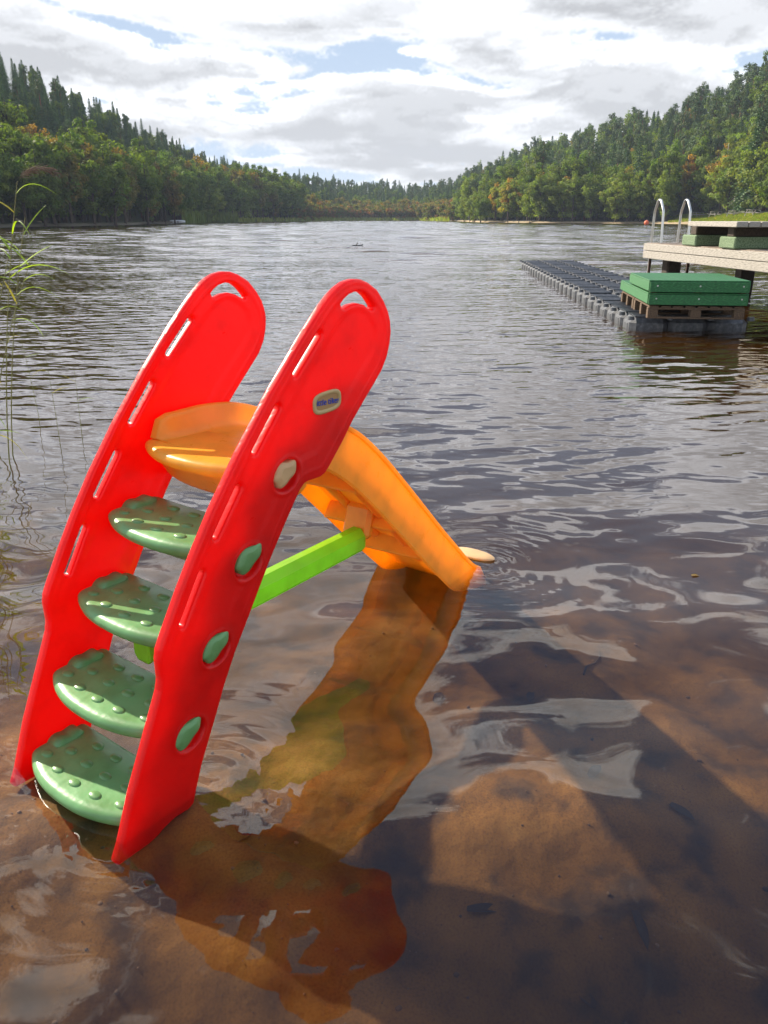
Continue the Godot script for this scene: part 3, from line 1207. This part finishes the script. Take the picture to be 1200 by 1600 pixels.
func vary(c: Color, k: float) -> Color:
	var f := 1.0 + rng.randf_range(-k, k)
	var g := 1.0 + rng.randf_range(-k, k) * 0.4
	return Color(c.r * f * g, c.g * f, c.b * f / g)

# broadleaf: crown of leaf clumps hung on limbs; returns [trunk, crown]
func broadleaf(h: float, rad: float, base: float, clumps: int, per: int, cols: Array, leaf: float, seed_: int, taper := 0.0) -> Array:
	rng.seed = seed_
	var centres := []
	var mid := (base + h) * 0.5
	var hh := (h - base) * 0.5
	var tries := 0
	while centres.size() < clumps and tries < 4000:
		tries += 1
		var dv := rdir()
		var lump := 0.78 + 0.42 * fn.get_noise_3d(dv.x * 1.6 + seed_, dv.y * 1.6, dv.z * 1.6)
		var rr := minf(pow(rng.randf(), 0.42) * lump, 0.93)
		var p := Vector3(dv.x * rad * rr, mid + dv.y * hh * rr, dv.z * rad * rr)
		var k := 1.0 - taper * clampf((p.y - base) / (h - base), 0.0, 1.0)
		p.x *= k
		p.z *= k
		centres.append(p)
	for i in centres.size():
		var best := 99.0
		var near: Vector3 = centres[i]
		for j in centres.size():
			var dd: float = centres[i].distance_to(centres[j])
			if j != i and dd < best and centres[j].y < centres[i].y:
				best = dd
				near = centres[j]
		if best > 1.5 and best < 90.0:
			centres[i] = near + (centres[i] - near).normalized() * 1.3
	var quads := []
	for c in centres:
		var cr := maxf(rad, 4.4) * rng.randf_range(0.17, 0.30)
		var col: Color = cols[rng.randi() % cols.size()]
		col = vary(col, 0.22)
		for i in per:
			var dv := rdir()
			dv.y = dv.y * 0.75 + 0.12
			var p: Vector3 = c + dv * cr * pow(rng.randf(), 0.4)
			var n := (dv + rdir() * 0.55 + Vector3(0, 0.25, 0)).normalized()
			var a := n.cross(rdir()).normalized() * leaf * rng.randf_range(0.7, 1.3)
			var b := n.cross(a).normalized() * leaf * rng.randf_range(0.4, 0.7)
			quads.append([p, a, b, vary(col, 0.16)])
	# trunk and limbs
	var st := SurfaceTool.new()
	st.begin(Mesh.PRIMITIVE_TRIANGLES)
	var lean := Vector3(rng.randf_range(-0.5, 0.5), 0, rng.randf_range(-0.5, 0.5))
	var tr := h * 0.014 + 0.06
	st.append_from(tube([Vector3(0, -0.8, 0), Vector3(0, base, 0) + lean * 0.3, Vector3(0, mid, 0) + lean, Vector3(0, h * 0.88, 0) + lean], [tr * 1.25, tr, tr * 0.6, 0.04], 7), 0, Transform3D())
	for i in 9:
		var c: Vector3 = centres[(i * 7) % centres.size()]
		var y0 := clampf(c.y - rad * 0.5, base * 0.8, h * 0.7)
		var s := Vector3(0, y0, 0) + lean * (y0 / h)
		st.append_from(tube([s, s.lerp(c, 0.5) + Vector3(0, -0.2, 0), c], [tr * 0.45, tr * 0.28, 0.03], 5), 0, Transform3D())
	return [st.commit(), leaf_mesh(quads)]

func spruce(h: float, rad: float, cols: Array, seed_: int, loose := 0.0) -> Array:
	rng.seed = seed_
	var quads := []
	var y := h * 0.06
	while y < h * 0.985:
		var f := y / h
		var r := rad * pow(1.0 - f, 0.75) * (0.92 + 0.16 * rng.randf()) + 0.12
		if f < 0.15: r *= 0.75 + f * 1.6
		var nb := 6 + int((1.0 - f) * 4.0)
		var a0 := rng.randf() * TAU
		for k in nb:
			var a := a0 + TAU * k / nb + rng.randf_range(-0.2, 0.2)
			var dirv := Vector3(cos(a), 0, sin(a))
			var side := Vector3(-dirv.z, 0, dirv.x)
			var len := r * rng.randf_range(0.72 - loose * 0.3, 1.1)
			var col := vary(cols[rng.randi() % cols.size()], 0.25)
			var ns := maxi(2, int(len / 0.55))
			for i in ns:
				var t := (i + 0.6) / ns
				var droop := -0.42 * len * t * t + 0.18 * len * t
				var p := Vector3(0, y + droop + rng.randf_range(-0.12, 0.12), 0) + dirv * len * t
				var w := (0.30 + 0.38 * (1.0 - t)) * (0.55 + 0.45 * (1.0 - f))
				for e in [-1.0, 1.0]:
					var ax: Vector3 = (dirv * 0.55 + side * e * 0.7 + Vector3(0, -0.28, 0)).normalized() * (w * 1.25)
					var bx: Vector3 = (Vector3(0, 0.75, 0) + side * 0.5 * e + rdir() * 0.25).normalized() * (w * 0.42)
					quads.append([p + side * e * w * 0.5, ax, bx, vary(col, 0.15)])
		y += h * 0.024 + 0.16 * (1.0 - f)
	quads.append([Vector3(0, h, 0), Vector3(0, h * 0.035, 0), Vector3(0.1, 0, 0.05), cols[0]])
	var tr := h * 0.011 + 0.05
	var trunk := tube([Vector3(0, -0.8, 0), Vector3(0, h * 0.4, 0), Vector3(0, h * 0.97, 0)], [tr, tr * 0.7, 0.02], 6)
	return [trunk, leaf_mesh(quads)]

func pine(h: float, rad: float, cols: Array, seed_: int) -> Array:
	var pr := broadleaf(h, rad, h * 0.48, 34, 46, cols, 0.26, seed_, 0.35)
	return pr

var trees_made := {}
func tree(kind: String, p: Vector3, scl: float, turn: float, squash := 1.0) -> void:
	var d = protos[kind]
	var v: Array = d.meshes[rng.randi() % d.meshes.size()]
	var o := thing(d.name, p, d.label, "tree", d.group)
	o.rotation.y = turn
	o.scale = Vector3(scl * squash, scl, scl * squash)
	part("trunk", v[0], d.bark, o)
	part("crown", v[1], d.leaf, o)

var protos := {}
func make_protos() -> void:
	# one set of leaf colours per species, the same on every bank
	var md := [Color(0.131, 0.181, 0.035), Color(0.110, 0.163, 0.033), Color(0.160, 0.206, 0.040)]
	var lt := [Color(0.206, 0.256, 0.055), Color(0.175, 0.231, 0.053), Color(0.237, 0.275, 0.062)]
	var yl := [Color(0.400, 0.300, 0.045), Color(0.325, 0.281, 0.053), Color(0.450, 0.237, 0.040)]
	var br := [Color(0.250, 0.163, 0.053), Color(0.206, 0.169, 0.050), Color(0.163, 0.160, 0.045)]
	var sp := [Color(0.073, 0.120, 0.044), Color(0.083, 0.130, 0.046), Color(0.065, 0.110, 0.041)]
	var pn := [Color(0.083, 0.125, 0.045), Color(0.098, 0.138, 0.048), Color(0.112, 0.140, 0.045)]
	protos.alder = {"name": "alder_tree", "bark": M.bark, "leaf": M.leaf, "group": "broadleaf trees below the steep hillside", "label": "green broadleaf tree at the foot of the steep conifer hillside", "meshes": [broadleaf(17.0, 5.6, 1.2, 62, 60, md, 0.34, 11), broadleaf(18.5, 5.0, 1.0, 62, 60, md, 0.34, 12), broadleaf(15.0, 6.2, 0.8, 62, 60, md, 0.34, 13)]}
	protos.brown = {"name": "russet_tree", "bark": M.bark, "leaf": M.leaf, "group": "russet trees below the steep hillside", "label": "russet brown broadleaf tree among the green trees below the conifers", "meshes": [broadleaf(16.5, 4.8, 1.0, 62, 60, br, 0.33, 21, 0.3), broadleaf(15.5, 4.5, 1.0, 60, 60, br + [md[0]], 0.33, 22, 0.2)]}
	protos.oak = {"name": "broadleaf_tree", "bark": M.bark, "leaf": M.leaf, "group": "broadleaf trees of the mixed woods", "label": "green broadleaf tree in the mixed woods round the lake", "meshes": [broadleaf(16.0, 5.4, 1.0, 58, 60, md, 0.33, 31), broadleaf(17.5, 4.8, 1.2, 58, 60, md + [lt[1]], 0.33, 32), broadleaf(14.0, 5.2, 0.6, 58, 60, md, 0.33, 33)]}
	protos.willow = {"name": "willow_tree", "bark": M.bark, "leaf": M.leaf, "group": "pale green trees at the far water's edge", "label": "pale yellow-green round tree at the far water's edge", "meshes": [broadleaf(13.0, 5.0, 0.4, 58, 60, lt, 0.30, 41), broadleaf(15.0, 4.6, 0.5, 58, 60, lt + [md[2]], 0.30, 42)]}
	protos.birch = {"name": "birch_tree", "bark": M.birchbark, "leaf": M.leaf, "group": "slender birches on the slope behind the jetty", "label": "slender light green birch with pale trunk among broadleaf trees", "meshes": [broadleaf(19.0, 3.0, 4.5, 70, 36, lt, 0.26, 51, 0.45), broadleaf(18.0, 2.6, 5.5, 60, 36, lt + [md[2]], 0.26, 52, 0.5)]}
	protos.maple = {"name": "autumn_tree", "bark": M.bark, "leaf": M.leaf, "group": "autumn yellow trees above the shore", "label": "yellow and orange autumn tree among the green ones", "meshes": [broadleaf(15.5, 4.4, 1.2, 58, 60, yl, 0.31, 61), broadleaf(14.0, 4.6, 1.0, 58, 60, yl + [lt[2]], 0.31, 62)]}
	protos.scrub = {"name": "scrub_tree", "bark": M.bark, "leaf": M.leaf, "group": "low russet trees at the end of the lake", "label": "low russet and green tree at the far end of the lake", "meshes": [broadleaf(8.0, 4.0, 0.2, 50, 30, [Color(0.27, 0.145, 0.055), Color(0.165, 0.155, 0.045), Color(0.14, 0.165, 0.04)], 0.36, 71), broadleaf(9.0, 3.6, 0.2, 50, 30, [Color(0.155, 0.18, 0.044), Color(0.22, 0.155, 0.045)], 0.36, 72), broadleaf(7.0, 3.8, 0.2, 50, 30, [Color(0.30, 0.13, 0.055), Color(0.20, 0.165, 0.045)], 0.36, 73)]}
	protos.spruce = {"name": "spruce_tree", "bark": M.bark, "leaf": M.needle, "group": "spruces on the wooded hills", "label": "pointed spruce on the wooded hills above the broadleaf shore trees", "meshes": [spruce(19.0, 5.2, sp, 81, 0.3), spruce(17.0, 4.8, sp, 82, 0.5), spruce(20.0, 4.8, sp, 83, 0.4), spruce(15.5, 5.2, sp, 84, 0.7)]}
	protos.spruce2 = {"name": "conifer_tree", "bark": M.bark, "leaf": M.needle, "group": "conifers above the picnic meadow", "label": "green conifer on the slope above the picnic meadow", "meshes": [spruce(19.0, 4.5, sp, 91, 0.4), spruce(16.5, 4.2, sp, 92, 0.6)]}
	protos.pine = {"name": "pine_tree", "bark": M.pinebark, "leaf": M.needle, "group": "pines on the wooded hills", "label": "pine with bare reddish trunk and clumped crown on a wooded hill", "meshes": [pine(20.0, 3.6, pn, 95), pine(18.0, 3.3, pn, 96), pine(21.0, 3.2, pn, 97)]}

func make_forest() -> void:
	make_protos()
	rng.seed = 4242
	var cand := []
	# jittered rows from the shore back over the crest, only where the picture looks
	var u := -60.0
	var row := 0
	while u < 1260.0:
		var b := bank(u)
		var off := 2.0 + rng.randf() * 3.0
		while b.x + off < b.y + 25.0:
			var r := b.x + off
			var uu := u + rng.randf_range(-0.5, 0.5) * 5600.0 / r
			cand.append([uu, r, off])
			var gap := 4.7 + off * 0.012
			if u < 470 and off > 40.0: gap = 3.9
			if u > 500 and u < 720: gap = 5.5 + off * 0.01
			off += gap * rng.randf_range(0.8, 1.3)
		u += 5600.0 / (b.x + 40.0)
		row += 1
	cand.sort_custom(func(a, c): return a[1] < c[1])
	var made := {}
	var rest := {}
	for c in cand:
		var uu: float = c[0]
		var r: float = c[1]
		var off: float = c[2]
		var q := rng.randf()
		var kind := ""
		var scl := rng.randf_range(0.82, 1.15)
		var b := bank(uu)
		var back := off / (b.y - b.x)
		if uu < 470.0:
			if off < 36.0 + 10.0 * sin(uu * 0.05):
				kind = "brown" if q < 0.18 else "alder" if q < 0.66 else "oak" if q < 0.92 else "willow"
				if back > 0.15 and q > 0.93: kind = "maple"
				scl *= 0.95 + 0.2 * smooth(4.0, 22.0, off)
			else:
				kind = "spruce" if q < 0.66 else "alder" if q < 0.82 else "pine"
				scl *= 0.56
		elif uu < 715.0:
			if off < 42.0:
				kind = "scrub"
				scl *= 0.8 + off * 0.012
			elif off < 80.0:
				kind = "oak" if q < 0.4 else "scrub" if q < 0.6 else "spruce"
				scl *= 0.7
			else:
				kind = "spruce" if q < 0.45 else "pine" if q < 0.75 else "oak"
				scl *= 0.62
		else:
			if uu > 1052.0 and off < 40.0 and not (off > 33.0 and q < 0.5):
				continue
			if off < 14.0:
				kind = "willow" if q < 0.68 else "oak" if q < 0.92 else "maple"
				scl *= 0.92
			elif off < 60.0:
				kind = "oak" if q < 0.28 else "willow" if q < 0.54 else "birch" if q < 0.66 else "maple" if q < 0.76 else "pine" if q < 0.88 else "spruce2"
				scl *= 1.02
			else:
				kind = "pine" if q < 0.30 else "spruce2" if q < 0.52 else "oak" if q < 0.88 else "birch" if q < 0.96 else "maple"
				scl *= 0.9
			if uu < 770.0: scl *= 0.85
		var p := ground_at(uu, r)
		var turn := rng.randf() * TAU
		made[kind] = made.get(kind, 0) + 1
		if made[kind] <= 290:
			tree(kind, p, scl, turn, rng.randf_range(0.88, 1.12))
		else:
			var vi: int = rng.randi() % protos[kind].meshes.size()
			var key := "%s:%d" % [kind, vi]
			if not rest.has(key): rest[key] = []
			rest[key].append(Transform3D(Basis(Vector3.UP, turn).scaled(Vector3.ONE * scl), p))
	# single trees that stand out
	rng.seed = 99
	for e in [["maple", 1122, 34.0, 1.12], ["spruce2", 1165, 38.0, 1.25], ["birch", 1085, 50.0, 1.1], ["pine", 840, 26.0, 1.25], ["willow", 735, 4.0, 1.15], ["oak", 1040, 10.0, 1.15], ["pine", 920, 55.0, 1.2], ["brown", 235, 4.0, 1.15], ["maple", 20, 45.0, 1.15], ["maple", 70, 50.0, 1.1], ["pine", 757, 60.0, 1.05]]:
		var b := bank(e[1])
		tree(e[0], ground_at(e[1], b.x + e[2]), e[3], rng.randf() * TAU)
	print("trees ", made)
	for key in rest:
		var kind: String = key.get_slice(":", 0)
		var vi := int(key.get_slice(":", 1))
		var mm := MultiMesh.new()
		mm.transform_format = MultiMesh.TRANSFORM_3D
		mm.mesh = protos[kind].meshes[vi][1]
		mm.instance_count = rest[key].size()
		for i in rest[key].size():
			mm.set_instance_transform(i, rest[key][i])
		var o := MultiMeshInstance3D.new()
		o.name = numbered("distant_forest")
		o.multimesh = mm
		o.material_override = protos[kind].leaf
		add_child(o)
		tag(o, "distant forest covering the far hills", "forest", "", "stuff")

# ------------------------------------------------------------------ shore
func make_shore_things() -> void:
	rng.seed = 311
	# reed belts along the far shore
	var quads := []
	for e in [[478.0, 702.0, 1500, 1.7], [285.0, 372.0, 1100, 3.4], [372.0, 480.0, 500, 1.6]]:
		for i in e[2]:
			var u := rng.randf_range(e[0], e[1])
			var r: float = bank(u).x + rng.randf_range(-3.0, 3.5)
			var p := ground_at(u, r)
			var h: float = e[3] * rng.randf_range(0.6, 1.1)
			p.y = maxf(p.y, -0.3) + h * 0.45
			quads.append([p, Vector3(rng.randf_range(-0.2, 0.2), h * 0.55, rng.randf_range(-0.2, 0.2)), Vector3(rng.randf_range(0.1, 0.3), 0, rng.randf_range(-0.2, 0.2)), vary(Color(0.28, 0.31, 0.09) if e[3] < 3.0 else Color(0.17, 0.21, 0.065), 0.25)])
	var rb := part("reed_belt", leaf_mesh(quads), M.leaf, self)
	tag(rb, "pale green reed belt along the far shore", "reeds", "", "stuff")
	# meadow grass by the picnic tables
	quads = []
	for i in 5000:
		var u := rng.randf_range(1045.0, 1260.0)
		var r: float = bank(u).x + rng.randf_range(2.5, 36.0)
		var p := ground_at(u, r)
		quads.append([p + Vector3(0, 0.1, 0), Vector3(rng.randf_range(-0.1, 0.1), 0.2, 0), Vector3(0.22, 0, rng.randf_range(-0.1, 0.1)), vary(Color(0.20, 0.24, 0.05) if rng.randf() < 0.8 else Color(0.32, 0.26, 0.11), 0.25)])
	tag(part("meadow_grass", leaf_mesh(quads), M.leaf, self), "short sunlit meadow grass round the picnic tables", "grass", "", "stuff")
	# picnic tables
	var st := 0
	for e in [[1090.0, 21.0], [1118.0, 22.0], [1146.0, 23.0], [1176.0, 24.0]]:
		var p := ground_at(e[0], bank(e[0]).x + e[1])
		var t := thing("picnic_table", p, "small grey wooden picnic table with benches on the sunlit meadow", "table", "picnic tables on the meadow")
		t.rotation.y = rng.randf_range(-0.25, 0.25) + 0.5
		t.scale = Vector3.ONE * 1.45
		for k in 4:
			part("top_board", bbox(Vector3(2.2, 0.05, 0.19), 0.01), M.wood, t, Vector3(0, 0.76, -0.30 + k * 0.20))
		for z in [-0.78, 0.78]:
			part("seat_board", bbox(Vector3(2.2, 0.05, 0.28), 0.01), M.wood, t, Vector3(0, 0.45, z))
		for x in [-0.85, 0.85]:
			part("crossbeam", bbox(Vector3(0.07, 0.1, 1.75), 0.01), M.wood, t, Vector3(x, 0.38, 0))
			for z in [-1, 1]:
				part("leg", bbox(Vector3(0.07, 0.92, 0.10), 0.01), M.wood, t, Vector3(x, 0.36, z * 0.5), Vector3(z * -0.42, 0, 0))
	# orange mooring buoy
	var bu := thing("buoy", Vector3(60.5, 0, -196.0), "round orange buoy floating off the sandy shore", "buoy")
	var sm := SphereMesh.new()
	sm.radius = 0.55
	sm.height = 1.1
	sm.radial_segments = 20
	sm.rings = 10
	part("float", sm, mat(Color(0.85, 0.40, 0.24), 0.5), bu, Vector3(0, 0.38, 0))
	part("eyelet", tube([Vector3(0, 0.9, 0), Vector3(0, 1.08, 0)], 0.07, 8), M.steel, bu)
	# small white boat and landing stage on the shaded shore
	var bp := ground_at(277.0, bank(277.0).x - 3.0)
	bp.y = 0.0
	var boat := thing("rowing_boat", bp, "small white upturned boat at the dark wooded shore", "boat")
	var rings := []
	for k in 9:
		var f := k / 8.0
		var w := 0.75 * pow(sin(PI * (0.08 + 0.84 * f)), 0.6)
		var ring := []
		for j in 11:
			var a := PI * j / 10.0
			ring.append(Vector3(-2.0 + 4.0 * f, 0.25 + sin(a) * (0.55 + 0.1 * sin(PI * f)), cos(a) * w))
		rings.append(ring)
	part("hull", loft(rings), mat(Color(0.82, 0.83, 0.83), 0.5), boat)
	part("keel", bbox(Vector3(3.4, 0.08, 0.06), 0.01), mat(Color(0.6, 0.6, 0.6), 0.6), boat, Vector3(0, 0.90, 0))
	var lp := ground_at(250.0, bank(250.0).x - 2.0)
	lp.y = 0.0
	var ls := thing("landing_stage", lp, "low brown landing stage beside the white boat", "jetty")
	for k in 12:
		part("deck_board", bbox(Vector3(0.9, 0.06, 1.6), 0.01), M.raw, ls, Vector3(-5.5 + k * 0.95, 0.55, 0))
	for k in 4:
		part("post", bbox(Vector3(0.16, 1.6, 0.16), 0.02), M.pile, ls, Vector3(-5.0 + k * 3.2, -0.1, 0.55))
	var l2p := ground_at(820.0, bank(820.0).x - 2.5)
	l2p.y = 0.0
	var l2 := thing("bathing_stage", l2p, "low pale plank stage at the foot of the pale green trees", "jetty")
	for k in 12:
		part("deck_board", bbox(Vector3(0.9, 0.08, 1.8), 0.01), M.wood, l2, Vector3(-5.5 + k * 0.95, 0.6, 0))
	for k in 4:
		part("post", bbox(Vector3(0.18, 1.8, 0.18), 0.02), M.pile, l2, Vector3(-5.0 + k * 3.2, -0.1, 0.6))

# ------------------------------------------------------------------ reeds close by
func blade(len: float, w: float, droop: float) -> ArrayMesh:
	# a folded, drooping leaf along +x
	var st := SurfaceTool.new()
	st.begin(Mesh.PRIMITIVE_TRIANGLES)
	st.set_smooth_group(0)
	var n := 8
	var L := []
	var R := []
	var C := []
	for i in n + 1:
		var t := float(i) / n
		var ww := w * (0.35 + 0.65 * sin(PI * minf(1.0, 0.12 + t * 0.75))) * (1.0 - pow(t, 4.0))
		var p := Vector3(len * (t - 0.18 * droop * t * t), len * (0.55 * t - droop * t * t), 0)
		C.append(p + Vector3(0, -ww * 0.18, 0))
		L.append(p + Vector3(0, ww * 0.12, ww * 0.5))
		R.append(p + Vector3(0, ww * 0.12, -ww * 0.5))
	for i in n:
		for q in [[L, C], [C, R]]:
			st.add_vertex(q[0][i]); st.add_vertex(q[0][i + 1]); st.add_vertex(q[1][i + 1])
			st.add_vertex(q[0][i]); st.add_vertex(q[1][i + 1]); st.add_vertex(q[1][i])
	st.generate_normals()
	return st.commit()

func make_reeds() -> void:
	rng.seed = 717
	var green := mat(Color(0.32, 0.42, 0.10), 0.55)
	green.backlight_enabled = true
	green.backlight = Color(0.62, 0.74, 0.12)
	green.cull_mode = BaseMaterial3D.CULL_DISABLED
	var yellow := mat(Color(0.55, 0.52, 0.14), 0.6)
	yellow.backlight_enabled = true
	yellow.backlight = Color(0.75, 0.70, 0.15)
	yellow.cull_mode = BaseMaterial3D.CULL_DISABLED
	var stem := mat(Color(0.42, 0.42, 0.20), 0.6)
	var plume := mat(Color(0.30, 0.23, 0.19), 0.9)
	plume.backlight_enabled = true
	plume.backlight = Color(0.30, 0.27, 0.25)
	plume.cull_mode = BaseMaterial3D.CULL_DISABLED
	var blades := [blade(0.42, 0.024, 0.45), blade(0.50, 0.026, 0.75), blade(0.36, 0.022, 0.2), blade(0.46, 0.020, 1.0)]
	# each: x, distance, height, lean in x, has plume, number of leaves
	var spots := [[-2.45, 5.0, 1.70, 0.18, 1, 5], [-2.52, 5.2, 1.50, 0.20, 0, 5], [-2.80, 5.4, 1.38, 0.30, 0, 4], [-2.85, 5.6, 1.28, 0.40, 0, 4], [-2.30, 5.5, 0.62, 0.02, 0, 2], [-2.72, 6.2, 0.75, -0.10, 0, 2], [-2.18, 5.6, 0.5, 0.05, 0, 2]]
	for i in 13:
		spots.append([-2.95 - rng.randf() * 1.3 - i * 0.02, 4.3 + rng.randf() * 2.4, rng.randf_range(1.1, 2.1), rng.randf_range(-0.1, 0.4), 1 if rng.randf() < 0.35 else 0, rng.randi_range(6, 9)])
	for i in 12:
		var d := rng.randf_range(4.3, 6.0)
		spots.append([-d * rng.randf_range(0.515, 0.58), d, rng.randf_range(1.0, 1.7), rng.randf_range(-0.12, 0.02), 0, 9])
	for k in spots.size():
		var s = spots[k]
		var x: float = s[0]
		var d: float = s[1]
		var h: float = s[2]
		var lab := "green reed stalk standing in the water beside the slide"
		if k == 0: lab = "tall reed with a drooping brown seed plume standing in the water"
		elif k in [4, 5, 6]: lab = "short thin reed stem with two small leaves rising from open water"
		var o := thing("reed", Vector3(x, 0, -d), lab, "reed", "reeds at the near shore")
		var by := bed_y(x, d)
		var lean: float = s[3] * h
		var lz := rng.randf_range(-0.1, 0.1) * h
		var pts := []
		var rr := []
		for i in 9:
			var t := i / 8.0
			pts.append(Vector3(lean * pow(t, 1.5), lerpf(by - 0.05, h, t), lz * t * t))
			rr.append(lerpf(0.0045, 0.0018, t) * (0.6 if h < 0.8 else 1.0))
		part("stem", tube(pts, rr, 6), stem, o)
		var nl: int = s[5]
		for j in nl:
			var t := lerpf(0.70 if k < 7 else 0.34, 0.99, (j + rng.randf() * 0.6) / nl)
			var p := Vector3(lean * pow(t, 1.5), lerpf(by - 0.05, h, t), lz * t * t)
			var yaw := (0.0 if j % 2 == 0 else PI) + rng.randf_range(-0.9, 0.9)
			part("leaf", blades[rng.randi() % 4], green if rng.randf() < 0.7 else yellow, o, p, Vector3(0, yaw, rng.randf_range(-0.2, 0.45)), Vector3.ONE * (rng.randf_range(0.5, 0.85) * (0.4 if h < 0.8 else 1.0)))
		if s[4]:
			var quads := []
			var tip: Vector3 = pts[-1]
			for q in 150:
				var t := rng.randf()
				var c := tip + Vector3(0.02 + 0.20 * t, 0.02 + 0.17 * t - 0.14 * t * t, rng.randf_range(-0.03, 0.03))
				var dirv := (Vector3(0.8, 0.35 - t * 0.9, 0) + rdir() * 0.45).normalized()
				quads.append([c + dirv * 0.03, dirv * rng.randf_range(0.03, 0.055), dirv.cross(rdir()).normalized() * 0.0016, Color.WHITE])
			part("seed_plume", leaf_mesh(quads), plume, o)

# ------------------------------------------------------------------ ducks
func ellip(rx: float, ry: float, rz: float, n := 12) -> Array:
	var rings := []
	for i in 9:
		var a := PI * (i + 0.15) / 8.3
		var ring := []
		for j in n:
			var q := TAU * j / n
			ring.append(Vector3(-cos(a) * rx, sin(a) * cos(q) * ry, sin(a) * sin(q) * rz))
		rings.append(ring)
	return rings

func make_ducks() -> void:
	var dark := mat(Color(0.06, 0.055, 0.05), 0.6)
	var bill := mat(Color(0.30, 0.26, 0.12), 0.5)
	for e in [[-1.62, 46.6, 0.0, true], [-1.36, 46.9, 0.25, false]]:
		var o := thing("duck", Vector3(e[0], 0, -e[1]), "dark duck with raised head floating on open water" if e[3] else "dark duck with lowered head floating on open water", "duck", "ducks on the open water")
		o.rotation.y = e[2]
		o.scale = Vector3.ONE * 0.62
		var rings := []
		for k in 10:
			var f := k / 9.0
			var r := 0.095 * pow(sin(PI * clampf(0.04 + 0.92 * f, 0.0, 1.0)), 0.7)
			var lift := 0.02 * pow(1.0 - f, 3.0)
			var ring := []
			for j in 12:
				var q := TAU * j / 12
				ring.append(Vector3(-0.24 + 0.46 * f, 0.055 + lift + cos(q) * r * 0.85, sin(q) * r))
			rings.append(ring)
		part("body", loft(rings), dark, o)
		var hy := 0.27 if e[3] else 0.12
		var hx := 0.22 if e[3] else 0.25
		part("neck", tube([Vector3(0.15, 0.08, 0), Vector3(0.20, lerpf(0.08, hy, 0.6), 0), Vector3(hx, hy, 0)], [0.055, 0.038, 0.034], 8), dark, o)
		part("head", loft(ellip(0.058, 0.042, 0.038)), dark, o, Vector3(hx + 0.02, hy + 0.02, 0))
		part("bill", bbox(Vector3(0.06, 0.016, 0.03), 0.006), bill, o, Vector3(hx + 0.095, hy + 0.01, 0))

# ------------------------------------------------------------------ small things afloat
func make_flotsam() -> void:
	rng.seed = 18
	var lf := mat(Color(0.52, 0.40, 0.12), 0.6)
	lf.cull_mode = BaseMaterial3D.CULL_DISABLED
	var p := wave(1.38, -3.27)
	var o := part("fallen_leaf", blade(0.045, 0.02, 0.3), lf, self, Vector3(1.38, p.x + 0.004, -3.27), Vector3(0, 0.2, -0.45))
	tag(o, "small yellow leaf floating on the water", "leaf")
	# leaves and twigs lying on the bottom
	var dk := mat(Color(0.20, 0.13, 0.06), 0.8)
	dk.cull_mode = BaseMaterial3D.CULL_DISABLED
	var bl := [blade(0.075, 0.034, 0.12), blade(0.10, 0.028, 0.2), blade(0.055, 0.030, 0.05)]
	for i in 9:
		var d := rng.randf_range(1.15, 3.2)
		var x := rng.randf_range(-0.62, 0.62) * d
		var q := part("sunken_leaf", bl[i % 3], dk, self, Vector3(x, bed_y(x, d) + 0.006, -d), Vector3(rng.randf_range(-0.2, 0.2), rng.randf() * TAU, -0.5))
		tag(q, "dark leaf lying on the sandy lake bottom", "leaf", "sunken leaves on the lake bottom")
	for i in 1:
		var d := rng.randf_range(1.2, 2.6)
		var x := rng.randf_range(-0.55, 0.55) * d
		var a := rng.randf() * TAU
		var pts := []
		for k in 5:
			var px := x + cos(a) * 0.06 * k + rng.randf_range(-0.008, 0.008)
			var pd := d + sin(a) * 0.06 * k + rng.randf_range(-0.008, 0.008)
			pts.append(Vector3(px - x, bed_y(px, pd) + 0.006, -(pd - d)))
		var q := part("sunken_twig", tube(pts, [0.004, 0.0045, 0.004, 0.003, 0.002], 6), M.bark, self, Vector3(x, 0, -d))
		tag(q, "thin dark twig lying on the sandy lake bottom", "twig", "sunken twigs on the lake bottom")
	var rings := ellip(0.5, 0.32, 0.42, 8)
	var mm := MultiMesh.new()
	mm.transform_format = MultiMesh.TRANSFORM_3D
	mm.use_colors = true
	mm.mesh = loft(rings)
	mm.instance_count = 600
	for i in 600:
		var d := 1.0 + 3.4 * pow(rng.randf(), 1.3)
		var x := rng.randf_range(-0.66, 0.66) * d
		var sz := 0.004 + 0.014 * pow(rng.randf(), 6.0)
		mm.set_instance_transform(i, Transform3D(Basis(Vector3.UP, rng.randf() * TAU).scaled(Vector3.ONE * sz), Vector3(x, bed_y(x, d) + sz * 0.15, -d)))
		var g := rng.randf_range(0.25, 0.9)
		mm.set_instance_color(i, Color(0.26 * g, 0.14 * g, 0.06 * g))
	var pm := mat(Color.WHITE, 0.85)
	pm.vertex_color_use_as_albedo = true
	var pb := MultiMeshInstance3D.new()
	pb.name = numbered("bottom_gravel")
	pb.multimesh = mm
	pb.material_override = pm
	add_child(pb)
	tag(pb, "fine gravel scattered over the sandy lake bottom", "gravel", "", "stuff")
